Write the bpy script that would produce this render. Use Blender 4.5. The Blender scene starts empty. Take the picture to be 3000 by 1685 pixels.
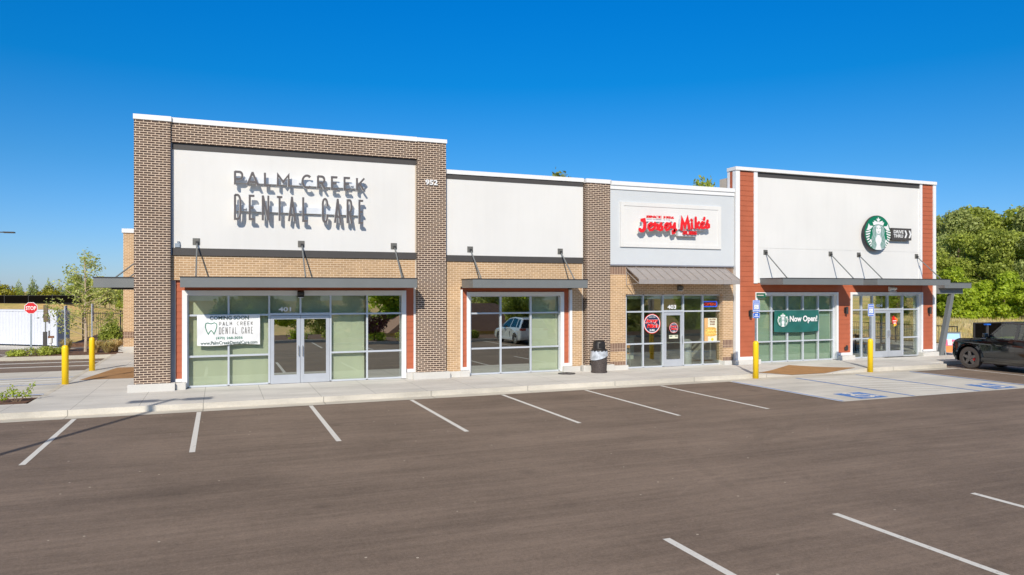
import bpy, bmesh, math, random
from mathutils import Vector, Matrix
PI = math.pi
scene = bpy.context.scene
col = scene.collection
# ---------------------------------------------------------------- camera
YAW, EYE = 0.381, 3.05
cd = bpy.data.cameras.new('camera'); cam = bpy.data.objects.new('camera', cd); col.objects.link(cam)
cam.location = (0, 0, EYE); cam.rotation_euler = (PI/2, 0, -YAW)
cd.sensor_width = 36; cd.lens = 25.64; cd.shift_y = 0.0035; cd.clip_start = 0.1; cd.clip_end = 4000
scene.camera = cam
# ---------------------------------------------------------------- world, sun, exposure
SUN_TRAVEL = Vector((0.5, 1.0, -0.69)).normalized()
SUN_EL = math.asin(-SUN_TRAVEL.z); SUN_ROT = math.atan2(-SUN_TRAVEL.x, -SUN_TRAVEL.y)
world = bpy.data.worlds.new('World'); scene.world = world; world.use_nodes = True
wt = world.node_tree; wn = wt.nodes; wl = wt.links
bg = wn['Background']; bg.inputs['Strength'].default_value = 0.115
sky = wn.new('ShaderNodeTexSky'); sky.sky_type = 'NISHITA'; sky.sun_disc = False
sky.sun_elevation = SUN_EL; sky.sun_rotation = SUN_ROT; sky.altitude = 100; sky.air_density = 1.0; sky.dust_density = 0.3; sky.ozone_density = 3.0
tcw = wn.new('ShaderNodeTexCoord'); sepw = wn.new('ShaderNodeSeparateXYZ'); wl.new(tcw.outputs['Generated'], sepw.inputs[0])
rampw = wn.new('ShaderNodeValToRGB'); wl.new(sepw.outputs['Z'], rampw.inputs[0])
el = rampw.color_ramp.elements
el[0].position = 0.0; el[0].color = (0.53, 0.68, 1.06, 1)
el[1].position = 0.80; el[1].color = (3.3, 1.75, 0.85, 1)  # unseen zenith tinted brighter and neutral, added to light the ground
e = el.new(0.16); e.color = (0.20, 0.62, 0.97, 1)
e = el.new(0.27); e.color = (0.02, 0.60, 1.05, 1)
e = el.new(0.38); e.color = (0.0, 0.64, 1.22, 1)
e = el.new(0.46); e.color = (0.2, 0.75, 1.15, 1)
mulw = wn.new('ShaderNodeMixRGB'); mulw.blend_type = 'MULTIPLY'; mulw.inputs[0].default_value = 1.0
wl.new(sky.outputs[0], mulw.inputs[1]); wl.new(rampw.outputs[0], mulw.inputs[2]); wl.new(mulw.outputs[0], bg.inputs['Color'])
sd = bpy.data.lights.new('sun', 'SUN'); sd.energy = 4.2; sd.angle = math.radians(0.5); sd.color = (1.0, 0.925, 0.80)
so = bpy.data.objects.new('sun', sd); col.objects.link(so); so.location = (-20, -40, 30)
so.rotation_euler = SUN_TRAVEL.to_track_quat('-Z', 'Y').to_euler()
scene.view_settings.view_transform = 'Standard'; scene.view_settings.look = 'None'
scene.view_settings.exposure = 0.0; scene.view_settings.gamma = 1.0
scene.render.engine = 'CYCLES'
try:
    scene.cycles.max_bounces = 10; scene.cycles.transparent_max_bounces = 12
except Exception: pass

# ---------------------------------------------------------------- object helpers
def tag(o, label=None, cat=None, group=None, kind=None):
    if label: o['label'] = label
    if cat: o['category'] = cat
    if group: o['group'] = group
    if kind: o['kind'] = kind
    return o
def thing(name, label, cat, loc=(0, 0, 0), rz=0.0, group=None):
    o = bpy.data.objects.new(name, None); col.objects.link(o); o.location = loc; o.rotation_euler = (0, 0, rz)
    o.empty_display_size = 0.2
    return tag(o, label, cat, group)
def kids(o): return [c for c in bpy.data.objects if c.parent == o]
def copy_tree(o, parent=None):
    c = o.copy(); col.objects.link(c); c.parent = parent
    for k in kids(o): copy_tree(k, c)
    return c
class MB:
    """collects shapes, then links them as ONE mesh object"""
    def __init__(s): s.v = []; s.f = []; s.mi = []; s.cur = 0
    def m(s, i): s.cur = i; return s
    def add(s, vs, fs):
        n = len(s.v); s.v += [tuple(p) for p in vs]
        for f in fs: s.f.append(tuple(i+n for i in f)); s.mi.append(s.cur)
        return s
    def box(s, x0, x1, y0, y1, z0, z1):
        if x0 > x1: x0, x1 = x1, x0
        if y0 > y1: y0, y1 = y1, y0
        if z0 > z1: z0, z1 = z1, z0
        return s.add([(x0,y0,z0),(x1,y0,z0),(x1,y1,z0),(x0,y1,z0),(x0,y0,z1),(x1,y0,z1),(x1,y1,z1),(x0,y1,z1)],
                     [(0,3,2,1),(4,5,6,7),(0,1,5,4),(1,2,6,5),(2,3,7,6),(3,0,4,7)])
    def quad(s, a, b, c, d): return s.add([a, b, c, d], [(0, 1, 2, 3)])
    def poly(s, pts, z0, z1):           # horizontal prism, pts in xy counter-clockwise
        n = len(pts)
        return s.add([(x, y, z0) for x, y in pts]+[(x, y, z1) for x, y in pts],
                     [tuple(range(n-1, -1, -1)), tuple(range(n, 2*n))]+[(i, (i+1) % n, n+(i+1) % n, n+i) for i in range(n)])
    def wallpoly(s, pts, y0, y1):       # upright prism, pts in xz seen from -y, y0 the front
        n = len(pts)
        a = sum(pts[i][0]*pts[(i+1) % n][1]-pts[(i+1) % n][0]*pts[i][1] for i in range(n))
        if a < 0: pts = pts[::-1]
        return s.add([(x, y0, z) for x, z in pts]+[(x, y1, z) for x, z in pts],
                     [tuple(range(n)), tuple(range(2*n-1, n-1, -1))]+[(i, n+i, n+(i+1) % n, (i+1) % n) for i in range(n)])
    def sidepoly(s, pts, x0, x1):       # prism across x, pts in (y, z)
        n = len(pts)
        return s.add([(x0, y, z) for y, z in pts]+[(x1, y, z) for y, z in pts],
                     [tuple(range(n-1, -1, -1)), tuple(range(n, 2*n))]+[(i, (i+1) % n, n+(i+1) % n, n+i) for i in range(n)])
    def tube(s, p0, p1, r0, r1=None, n=10, caps=True):
        r1 = r0 if r1 is None else r1
        p0, p1 = Vector(p0), Vector(p1); d = (p1-p0).normalized()
        a = d.orthogonal().normalized(); b = d.cross(a)
        vs = []
        for p, r in ((p0, r0), (p1, r1)):
            for k in range(n):
                t = 2*PI*k/n; vs.append(p+a*math.cos(t)*r+b*math.sin(t)*r)
        fs = [(k, (k+1) % n, n+(k+1) % n, n+k) for k in range(n)]
        if caps: fs += [tuple(range(n-1, -1, -1)), tuple(range(n, 2*n))]
        return s.add(vs, fs)
    def path(s, pts, r, n=8):
        for a, b in zip(pts, pts[1:]): s.tube(a, b, r, r, n)
        return s
    def lathe(s, prof, c=(0, 0, 0), n=24, axis='z', cap=True):
        vs = []; m = len(prof)
        for r, h in prof:
            for k in range(n):
                t = 2*PI*k/n; x, y = r*math.cos(t), r*math.sin(t)
                p = (x, y, h) if axis == 'z' else ((h, x, y) if axis == 'x' else (x, h, y))
                vs.append((p[0]+c[0], p[1]+c[1], p[2]+c[2]))
        fs = []
        for i in range(m-1):
            for k in range(n):
                q = (i*n+k, i*n+(k+1) % n, (i+1)*n+(k+1) % n, (i+1)*n+k)
                fs.append(q if axis != 'y' else q[::-1])
        if cap and prof[0][0] > 1e-4: fs.append(tuple(range(n-1, -1, -1)))
        if cap and prof[-1][0] > 1e-4: fs.append(tuple(range((m-1)*n, m*n)))
        return s.add(vs, fs)
    def ribbon(s, pts, w, y0, y1, closed=False):  # stroke of width w following pts in xz, front at y0
        pts = [Vector((p[0], p[1])) for p in pts]; n = len(pts); L = []; R = []
        for i, p in enumerate(pts):
            a = pts[i-1] if (i > 0 or closed) else None; b = pts[(i+1) % n] if (i < n-1 or closed) else None
            d1 = (p-a).normalized() if a is not None else None; d2 = (b-p).normalized() if b is not None else None
            if d1 is None: t = d2; k = 1
            elif d2 is None: t = d1; k = 1
            else:
                t = (d1+d2); t = t.normalized() if t.length > 1e-6 else d1
                k = min(2.2, 1/max(0.3, t.dot(d1)))
            nr = Vector((-t.y, t.x))*(w/2*k); L.append(p+nr); R.append(p-nr)
        vs = [(q.x, y0, q.y) for q in L]+[(q.x, y0, q.y) for q in R]+[(q.x, y1, q.y) for q in L]+[(q.x, y1, q.y) for q in R]
        fs = []; m = n if closed else n-1
        for i in range(m):
            j = (i+1) % n
            fs += [(i, n+i, n+j, j), (2*n+i, 2*n+j, 3*n+j, 3*n+i), (i, j, 2*n+j, 2*n+i), (n+i, 3*n+i, 3*n+j, n+j)]
        if not closed: fs += [(0, 2*n, 3*n, n), (n-1, 2*n-1, 4*n-1, 3*n-1)]
        return s.add(vs, fs)
    def build(s, name, mat, parent=None, off=(0, 0, 0), bevel=0, seg=2, smooth=False):
        me = bpy.data.meshes.new(name); ox, oy, oz = off
        me.from_pydata([(x-ox, y-oy, z-oz) for x, y, z in s.v], [], s.f)
        for m in (mat if isinstance(mat, (list, tuple)) else [mat]): me.materials.append(m)
        me.polygons.foreach_set('material_index', s.mi)
        if smooth: me.polygons.foreach_set('use_smooth', [True]*len(s.f))
        me.update()
        o = bpy.data.objects.new(name, me); col.objects.link(o)
        if parent is not None: o.parent = parent
        if bevel:
            b = o.modifiers.new('bevel', 'BEVEL'); b.width = bevel; b.segments = seg; b.limit_method = 'ANGLE'; b.angle_limit = 0.6
        return o
def text_mesh(body, x0, x1, z0, z1, y0, y1, bold=0.0, shear=0.0, spacing=1.0, fitx=True):
    """verts, faces of extruded lettering filling the box x0..x1, z0..z1, front at y0"""
    c = bpy.data.curves.new('lettering', 'FONT'); c.body = body; c.extrude = 0.5; c.offset = bold; c.shear = shear; c.space_character = spacing
    c.align_x = 'CENTER'; c.resolution_u = 3
    o = bpy.data.objects.new('lettering', c); col.objects.link(o)
    me = bpy.data.meshes.new_from_object(o.evaluated_get(bpy.context.evaluated_depsgraph_get()))
    bpy.data.objects.remove(o); bpy.data.curves.remove(c)
    vs = [v.co.copy() for v in me.vertices]; fs = [tuple(p.vertices) for p in me.polygons]; bpy.data.meshes.remove(me)
    ax = min(v.x for v in vs); bx = max(v.x for v in vs); ay = min(v.y for v in vs); by = max(v.y for v in vs)
    sx = (x1-x0)/(bx-ax); sy = (z1-z0)/(by-ay)
    return [(x0+(v.x-ax)*sx, y0+(0.5-v.z)*(y1-y0), z0+(v.y-ay)*sy) for v in vs], fs

# ---------------------------------------------------------------- materials
def mk(name):
    m = bpy.data.materials.new(name); m.use_nodes = True; t = m.node_tree
    return m, t.nodes, t.links, t.nodes['Principled BSDF']
def noise_vec(n, l, obj=True):
    tc = n.new('ShaderNodeTexCoord'); return tc.outputs['Object' if obj else 'Generated']
def plain(name, c, rough=0.6, metal=0.0, var=0.06, scale=4.0, bump=0.0, bscale=60.0, coat=0.0, spec=0.5, c2=None, streak=0.0):
    m, n, l, p = mk(name)
    vec = noise_vec(n, l)
    nz = n.new('ShaderNodeTexNoise'); nz.inputs['Scale'].default_value = scale; nz.inputs['Detail'].default_value = 6; l.new(vec, nz.inputs['Vector'])
    r = n.new('ShaderNodeValToRGB'); l.new(nz.outputs['Fac'], r.inputs[0])
    a = tuple(x*(1-var) for x in c); b = tuple(min(1, x*(1+var)) for x in (c2 or c))
    r.color_ramp.elements[0].position = 0.3; r.color_ramp.elements[0].color = (*a, 1)
    r.color_ramp.elements[1].position = 0.7; r.color_ramp.elements[1].color = (*b, 1)
    colr = r.outputs[0]
    if streak:
        mp = n.new('ShaderNodeMapping'); mp.inputs['Scale'].default_value = (1.0, 1.0, 0.07); l.new(vec, mp.inputs[0])
        ns = n.new('ShaderNodeTexNoise'); ns.inputs['Scale'].default_value = 5.0; ns.inputs['Detail'].default_value = 6; l.new(mp.outputs[0], ns.inputs['Vector'])
        mr = n.new('ShaderNodeMapRange'); mr.inputs['From Min'].default_value = 0.45; mr.inputs['From Max'].default_value = 0.75; mr.inputs['To Min'].default_value = 1.0; mr.inputs['To Max'].default_value = 1-streak; l.new(ns.outputs['Fac'], mr.inputs[0])
        ms = n.new('ShaderNodeMixRGB'); ms.blend_type = 'MULTIPLY'; ms.inputs[0].default_value = 1; l.new(colr, ms.inputs[1]); l.new(mr.outputs[0], ms.inputs[2]); colr = ms.outputs[0]
    l.new(colr, p.inputs['Base Color'])
    p.inputs['Roughness'].default_value = rough; p.inputs['Metallic'].default_value = metal
    p.inputs['Coat Weight'].default_value = coat; p.inputs['Specular IOR Level'].default_value = spec
    if bump:
        n2 = n.new('ShaderNodeTexNoise'); n2.inputs['Scale'].default_value = bscale; n2.inputs['Detail'].default_value = 4; l.new(vec, n2.inputs['Vector'])
        bp = n.new('ShaderNodeBump'); bp.inputs['Strength'].default_value = bump; bp.inputs['Distance'].default_value = 0.01
        l.new(n2.outputs['Fac'], bp.inputs['Height']); l.new(bp.outputs[0], p.inputs['Normal'])
    return m
def brick_mat(name, c1, c2, mortar, bw=0.203, rh=0.0677, ms=0.011, vertical=False, varc=0.35):
    m, n, l, p = mk(name)
    tc = n.new('ShaderNodeTexCoord'); sp = n.new('ShaderNodeSeparateXYZ'); l.new(tc.outputs['Object'], sp.inputs[0])
    ad = n.new('ShaderNodeMath'); ad.operation = 'ADD'; l.new(sp.outputs['X'], ad.inputs[0]); l.new(sp.outputs['Y'], ad.inputs[1])
    cb = n.new('ShaderNodeCombineXYZ')
    if vertical: l.new(sp.outputs['Z'], cb.inputs['X']); l.new(ad.outputs[0], cb.inputs['Y'])
    else: l.new(ad.outputs[0], cb.inputs['X']); l.new(sp.outputs['Z'], cb.inputs['Y'])
    b = n.new('ShaderNodeTexBrick'); l.new(cb.outputs[0], b.inputs['Vector'])
    b.inputs['Scale'].default_value = 1; b.inputs['Brick Width'].default_value = bw; b.inputs['Row Height'].default_value = rh
    b.inputs['Mortar Size'].default_value = ms; b.inputs['Mortar Smooth'].default_value = 0.15; b.inputs['Bias'].default_value = -0.1
    b.offset = 0.0 if vertical else 0.5
    b.inputs['Color1'].default_value = (*c1, 1); b.inputs['Color2'].default_value = (*c2, 1); b.inputs['Mortar'].default_value = (*mortar, 1)
    nz = n.new('ShaderNodeTexNoise'); nz.inputs['Scale'].default_value = 1.3; nz.inputs['Detail'].default_value = 8; l.new(tc.outputs['Object'], nz.inputs['Vector'])
    mx = n.new('ShaderNodeMixRGB'); mx.blend_type = 'MULTIPLY'; mx.inputs[0].default_value = varc
    rr = n.new('ShaderNodeMapRange'); rr.inputs['From Min'].default_value = 0.3; rr.inputs['From Max'].default_value = 0.7; rr.inputs['To Min'].default_value = 0.7; rr.inputs['To Max'].default_value = 1.15
    l.new(nz.outputs['Fac'], rr.inputs[0]); l.new(b.outputs['Color'], mx.inputs[1]); l.new(rr.outputs[0], mx.inputs[2]); l.new(mx.outputs[0], p.inputs['Base Color'])
    n2 = n.new('ShaderNodeTexNoise'); n2.inputs['Scale'].default_value = 45; l.new(tc.outputs['Object'], n2.inputs['Vector'])
    mm = n.new('ShaderNodeMath'); mm.operation = 'MULTIPLY_ADD'; mm.inputs[1].default_value = 0.25; l.new(n2.outputs['Fac'], mm.inputs[0])
    iv = n.new('ShaderNodeMath'); iv.operation = 'SUBTRACT'; iv.inputs[0].default_value = 1; l.new(b.outputs['Fac'], iv.inputs[1]); l.new(iv.outputs[0], mm.inputs[2])
    bp = n.new('ShaderNodeBump'); bp.inputs['Strength'].default_value = 0.5; bp.inputs['Distance'].default_value = 0.006
    l.new(mm.outputs[0], bp.inputs['Height']); l.new(bp.outputs[0], p.inputs['Normal']); p.inputs['Roughness'].default_value = 0.85
    return m
def glass_mat(name, tint=(0.72, 0.80, 0.74), refl=0.42, through=1.0):
    m, n, l, p = mk(name); n.remove(p); out = n['Material Output']
    tr = n.new('ShaderNodeBsdfTransparent'); tr.inputs[0].default_value = (*tint, 1)
    gl = n.new('ShaderNodeBsdfGlossy'); gl.inputs['Roughness'].default_value = 0.004; gl.inputs[0].default_value = (0.90, 0.93, 0.88, 1)
    tc = n.new('ShaderNodeTexCoord'); nz = n.new('ShaderNodeTexNoise'); nz.inputs['Scale'].default_value = 0.9; nz.inputs['Detail'].default_value = 1; l.new(tc.outputs['Object'], nz.inputs['Vector'])
    bp = n.new('ShaderNodeBump'); bp.inputs['Strength'].default_value = 0.12; bp.inputs['Distance'].default_value = 0.006; l.new(nz.outputs['Fac'], bp.inputs['Height']); l.new(bp.outputs[0], gl.inputs['Normal'])
    fr = n.new('ShaderNodeLayerWeight'); fr.inputs['Blend'].default_value = 0.25
    ma = n.new('ShaderNodeMath'); ma.operation = 'MULTIPLY_ADD'; ma.inputs[1].default_value = 0.6; ma.inputs[2].default_value = refl; ma.use_clamp = True; l.new(fr.outputs['Fresnel'], ma.inputs[0])
    mx = n.new('ShaderNodeMixShader'); l.new(ma.outputs[0], mx.inputs[0]); l.new(tr.outputs[0], mx.inputs[1]); l.new(gl.outputs[0], mx.inputs[2]); l.new(mx.outputs[0], out.inputs[0])
    return m
def emit_mat(name, c, s):
    m, n, l, p = mk(name); p.inputs['Base Color'].default_value = (*c, 1); p.inputs['Emission Color'].default_value = (*c, 1); p.inputs['Emission Strength'].default_value = s
    return m
def leaf_mat(name, dark, light, trans=0.25):
    m, n, l, p = mk(name); out = n['Material Output']
    g = n.new('ShaderNodeNewGeometry'); tc = n.new('ShaderNodeTexCoord'); oi = n.new('ShaderNodeObjectInfo')
    nz = n.new('ShaderNodeTexNoise'); nz.inputs['Scale'].default_value = 0.9; nz.inputs['Detail'].default_value = 3; l.new(tc.outputs['Object'], nz.inputs['Vector'])
    a = n.new('ShaderNodeMath'); a.operation = 'MULTIPLY_ADD'; a.inputs[1].default_value = 0.5; l.new(g.outputs['Random Per Island'], a.inputs[0])
    b = n.new('ShaderNodeMath'); b.operation = 'MULTIPLY_ADD'; b.inputs[1].default_value = 1.6; b.inputs[2].default_value = -0.62; l.new(nz.outputs['Fac'], b.inputs[0]); l.new(b.outputs[0], a.inputs[2])
    c = n.new('ShaderNodeMath'); c.operation = 'MULTIPLY_ADD'; c.inputs[1].default_value = 0.35; c.use_clamp = True; l.new(oi.outputs['Random'], c.inputs[0]); l.new(a.outputs[0], c.inputs[2])
    r = n.new('ShaderNodeValToRGB'); l.new(c.outputs[0], r.inputs[0]); r.color_ramp.elements[0].color = (*dark, 1); r.color_ramp.elements[1].color = (*light, 1); r.color_ramp.elements[0].position = 0.1
    l.new(r.outputs[0], p.inputs['Base Color']); p.inputs['Roughness'].default_value = 0.55
    t = n.new('ShaderNodeBsdfTranslucent'); l.new(r.outputs[0], t.inputs[0])
    mx = n.new('ShaderNodeMixShader'); mx.inputs[0].default_value = trans; l.new(p.outputs[0], mx.inputs[1]); l.new(t.outputs[0], mx.inputs[2]); l.new(mx.outputs[0], out.inputs[0])
    return m
def asphalt_mat():
    m, n, l, p = mk('asphalt')
    tc = n.new('ShaderNodeTexCoord')
    def nz(scale, vec, det=6, rough=0.6):
        q = n.new('ShaderNodeTexNoise'); q.inputs['Scale'].default_value = scale; q.inputs['Detail'].default_value = det; q.inputs['Roughness'].default_value = rough; l.new(vec, q.inputs['Vector']); return q.outputs['Fac']
    mp = n.new('ShaderNodeMapping'); mp.inputs['Scale'].default_value = (0.10, 1.0, 1); mp.inputs['Rotation'].default_value = (0, 0, 0.03); l.new(tc.outputs['Object'], mp.inputs[0])
    mp2 = n.new('ShaderNodeMapping'); mp2.inputs['Scale'].default_value = (0.25, 1.0, 1); mp2.inputs['Rotation'].default_value = (0, 0, -0.22); l.new(tc.outputs['Object'], mp2.inputs[0])
    big = nz(0.45, tc.outputs['Object'], 5); st = nz(1.6, mp.outputs[0], 7, 0.65); st2 = nz(0.55, mp2.outputs[0], 4); gr = nz(110, tc.outputs['Object'], 2); gr2 = nz(24, tc.outputs['Object'], 5, 0.8); gr3 = nz(6.5, tc.outputs['Object'], 5, 0.8)
    def madd(x, k, y):
        q = n.new('ShaderNodeMath'); q.operation = 'MULTIPLY_ADD'; q.inputs[1].default_value = k; l.new(x, q.inputs[0])
        if isinstance(y, (int, float)): q.inputs[2].default_value = y
        else: l.new(y, q.inputs[2])
        return q.outputs[0]
    mp3 = n.new('ShaderNodeMapping'); mp3.inputs['Scale'].default_value = (0.045, 1.0, 1); mp3.inputs['Rotation'].default_value = (0, 0, -0.03); l.new(tc.outputs['Object'], mp3.inputs[0]); st3 = nz(9.0, mp3.outputs[0], 6, 0.7)
    s = madd(st3, 0.6, madd(big, 0.55, madd(st, 0.55, madd(st2, 0.55, madd(gr, 1.1, madd(gr2, 0.95, madd(gr3, 0.5, -1.895)))))))
    r = n.new('ShaderNodeValToRGB'); l.new(s, r.inputs[0])
    r.color_ramp.elements[0].position = 0.15; r.color_ramp.elements[0].color = (0.114, 0.084, 0.064, 1)
    r.color_ramp.elements[1].position = 0.85; r.color_ramp.elements[1].color = (0.300, 0.225, 0.174, 1)
    # stone chips and bits of litter lying loose
    vo = n.new('ShaderNodeTexVoronoi'); vo.inputs['Scale'].default_value = 3.2; vo.inputs['Randomness'].default_value = 1; l.new(tc.outputs['Object'], vo.inputs['Vector'])
    lt = n.new('ShaderNodeMath'); lt.operation = 'LESS_THAN'; lt.inputs[1].default_value = 0.055; l.new(vo.outputs['Distance'], lt.inputs[0])
    sc = n.new('ShaderNodeSeparateColor'); l.new(vo.outputs['Color'], sc.inputs[0])
    g2 = n.new('ShaderNodeMath'); g2.operation = 'GREATER_THAN'; g2.inputs[1].default_value = 0.70; l.new(sc.outputs[0], g2.inputs[0])
    mu = n.new('ShaderNodeMath'); mu.operation = 'MULTIPLY'; l.new(lt.outputs[0], mu.inputs[0]); l.new(g2.outputs[0], mu.inputs[1])
    mx = n.new('ShaderNodeMixRGB'); l.new(mu.outputs[0], mx.inputs[0]); l.new(r.outputs[0], mx.inputs[1]); mx.inputs[2].default_value = (0.55, 0.48, 0.40, 1)
    # oil drips
    v2 = n.new('ShaderNodeTexVoronoi'); v2.inputs['Scale'].default_value = 0.55; v2.inputs['Randomness'].default_value = 1; l.new(tc.outputs['Object'], v2.inputs['Vector'])
    l2 = n.new('ShaderNodeMapRange'); l2.inputs['From Min'].default_value = 0.02; l2.inputs['From Max'].default_value = 0.13; l2.inputs['To Min'].default_value = 0.7; l2.inputs['To Max'].default_value = 1; l.new(v2.outputs['Distance'], l2.inputs[0])
    m3 = n.new('ShaderNodeMixRGB'); m3.blend_type = 'MULTIPLY'; m3.inputs[0].default_value = 0.8; l.new(mx.outputs[0], m3.inputs[1]); l.new(l2.outputs[0], m3.inputs[2])
    prev = m3.outputs[0]
    for cx, cy, rad, wd, amt in ((15.0, 8.0, 6.2, 0.13, 0.90), (15.0, 8.0, 7.7, 0.13, 0.92), (4.0, 25.0, 14.5, 0.14, 0.91), (4.0, 25.0, 16.0, 0.14, 0.92), (24.0, 22.0, 16.3, 0.12, 0.92), (11.0, 2.0, 8.6, 0.06, 1.10)):
        vd = n.new('ShaderNodeVectorMath'); vd.operation = 'DISTANCE'; l.new(tc.outputs['Object'], vd.inputs[0]); vd.inputs[1].default_value = (cx, cy, 0)
        sb_ = n.new('ShaderNodeMath'); sb_.operation = 'SUBTRACT'; sb_.inputs[1].default_value = rad; l.new(vd.outputs['Value'], sb_.inputs[0])
        ab = n.new('ShaderNodeMath'); ab.operation = 'ABSOLUTE'; l.new(sb_.outputs[0], ab.inputs[0])
        mr = n.new('ShaderNodeMapRange'); mr.inputs['From Min'].default_value = wd*0.5; mr.inputs['From Max'].default_value = wd; mr.inputs['To Min'].default_value = 1; mr.inputs['To Max'].default_value = 0; l.new(ab.outputs[0], mr.inputs[0])
        bk = n.new('ShaderNodeMapRange'); bk.inputs['From Min'].default_value = 0.45; bk.inputs['From Max'].default_value = 0.62; l.new(big, bk.inputs[0])
        mm = n.new('ShaderNodeMath'); mm.operation = 'MULTIPLY'; l.new(mr.outputs[0], mm.inputs[0]); l.new(bk.outputs[0], mm.inputs[1])
        mq = n.new('ShaderNodeMixRGB'); mq.blend_type = 'MULTIPLY'; l.new(mm.outputs[0], mq.inputs[0]); l.new(prev, mq.inputs[1]); mq.inputs[2].default_value = (amt, amt, amt, 1); prev = mq.outputs[0]
    l.new(prev, p.inputs['Base Color']); p.inputs['Roughness'].default_value = 0.82; p.inputs['Specular IOR Level'].default_value = 0.35
    bp = n.new('ShaderNodeBump'); bp.inputs['Strength'].default_value = 0.6; bp.inputs['Distance'].default_value = 0.008; l.new(gr, bp.inputs['Height']); l.new(bp.outputs[0], p.inputs['Normal'])
    return m
def concrete_mat(name, c, jx=1.5, jy=2.2, joint=0.006, oy=0.0, stain=0.35):
    m, n, l, p = mk(name); tc = n.new('ShaderNodeTexCoord')
    mp = n.new('ShaderNodeMapping'); mp.inputs['Location'].default_value = (0.4, oy, 0); l.new(tc.outputs['Object'], mp.inputs[0])
    b = n.new('ShaderNodeTexBrick'); b.offset = 0; b.inputs['Scale'].default_value = 1; b.inputs['Brick Width'].default_value = jx; b.inputs['Row Height'].default_value = jy; b.inputs['Mortar Size'].default_value = joint
    b.inputs['Color1'].default_value = (*c, 1); b.inputs['Color2'].default_value = (*[x*0.93 for x in c], 1); b.inputs['Mortar'].default_value = (*[x*0.5 for x in c], 1); l.new(mp.outputs[0], b.inputs['Vector'])
    ms = n.new('ShaderNodeMapping'); ms.inputs['Scale'].default_value = (0.35, 1, 1); l.new(tc.outputs['Object'], ms.inputs[0])
    nz = n.new('ShaderNodeTexNoise'); nz.inputs['Scale'].default_value = 1.1; nz.inputs['Detail'].default_value = 9; nz.inputs['Roughness'].default_value = 0.65; l.new(ms.outputs[0], nz.inputs['Vector'])
    n3 = n.new('ShaderNodeTexNoise'); n3.inputs['Scale'].default_value = 70; n3.inputs['Detail'].default_value = 3; l.new(tc.outputs['Object'], n3.inputs['Vector'])
    rr = n.new('ShaderNodeMapRange'); rr.inputs['From Min'].default_value = 0.32; rr.inputs['From Max'].default_value = 0.68; rr.inputs['To Min'].default_value = 1-stain; rr.inputs['To Max'].default_value = 1.06; l.new(nz.outputs['Fac'], rr.inputs[0])
    r3 = n.new('ShaderNodeMapRange'); r3.inputs['From Min'].default_value = 0.3; r3.inputs['From Max'].default_value = 0.7; r3.inputs['To Min'].default_value = 0.9; r3.inputs['To Max'].default_value = 1.06; l.new(n3.outputs['Fac'], r3.inputs[0])
    mu = n.new('ShaderNodeMath'); mu.operation = 'MULTIPLY'; l.new(rr.outputs[0], mu.inputs[0]); l.new(r3.outputs[0], mu.inputs[1])
    mx = n.new('ShaderNodeMixRGB'); mx.blend_type = 'MULTIPLY'; mx.inputs[0].default_value = 1; l.new(b.outputs[0], mx.inputs[1]); l.new(mu.outputs[0], mx.inputs[2]); l.new(mx.outputs[0], p.inputs['Base Color'])
    p.inputs['Roughness'].default_value = 0.85
    bp = n.new('ShaderNodeBump'); bp.inputs['Strength'].default_value = 0.25; bp.inputs['Distance'].default_value = 0.005; l.new(n3.outputs['Fac'], bp.inputs['Height']); l.new(bp.outputs[0], p.inputs['Normal'])
    return m
def field_mat():
    m, n, l, p = mk('meadow'); tc = n.new('ShaderNodeTexCoord')
    a = n.new('ShaderNodeTexNoise'); a.inputs['Scale'].default_value = 0.09; a.inputs['Detail'].default_value = 9; a.inputs['Roughness'].default_value = 0.7; l.new(tc.outputs['Object'], a.inputs['Vector'])
    r = n.new('ShaderNodeValToRGB'); l.new(a.outputs['Fac'], r.inputs[0]); e = r.color_ramp.elements
    e[0].position = 0.36; e[0].color = (0.38, 0.37, 0.085, 1); e[1].position = 0.60; e[1].color = (0.80, 0.52, 0.20, 1)
    q = e.new(0.48); q.color = (0.62, 0.46, 0.14, 1)
    b = n.new('ShaderNodeTexNoise'); b.inputs['Scale'].default_value = 2.5; b.inputs['Detail'].default_value = 8; l.new(tc.outputs['Object'], b.inputs['Vector'])
    rr = n.new('ShaderNodeMapRange'); rr.inputs['From Min'].default_value = 0.3; rr.inputs['From Max'].default_value = 0.7; rr.inputs['To Min'].default_value = 0.65; rr.inputs['To Max'].default_value = 1.3; l.new(b.outputs['Fac'], rr.inputs[0])
    mx = n.new('ShaderNodeMixRGB'); mx.blend_type = 'MULTIPLY'; mx.inputs[0].default_value = 1; l.new(r.outputs[0], mx.inputs[1]); l.new(rr.outputs[0], mx.inputs[2]); l.new(mx.outputs[0], p.inputs['Base Color']); p.inputs['Roughness'].default_value = 0.95
    return m
def paint_mat(name, c, wear=0.5, under=(0.3, 0.28, 0.25), lo=0.56):
    m, n, l, p = mk(name); tc = n.new('ShaderNodeTexCoord')
    a = n.new('ShaderNodeTexNoise'); a.inputs['Scale'].default_value = 14; a.inputs['Detail'].default_value = 8; a.inputs['Roughness'].default_value = 0.75; l.new(tc.outputs['Object'], a.inputs['Vector'])
    rr = n.new('ShaderNodeMapRange'); rr.inputs['From Min'].default_value = lo; rr.inputs['From Max'].default_value = lo+0.14; rr.inputs['To Max'].default_value = wear; l.new(a.outputs['Fac'], rr.inputs[0])
    mx = n.new('ShaderNodeMixRGB'); l.new(rr.outputs[0], mx.inputs[0]); mx.inputs[1].default_value = (*c, 1); mx.inputs[2].default_value = (*under, 1); l.new(mx.outputs[0], p.inputs['Base Color']); p.inputs['Roughness'].default_value = 0.7
    return m
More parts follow.
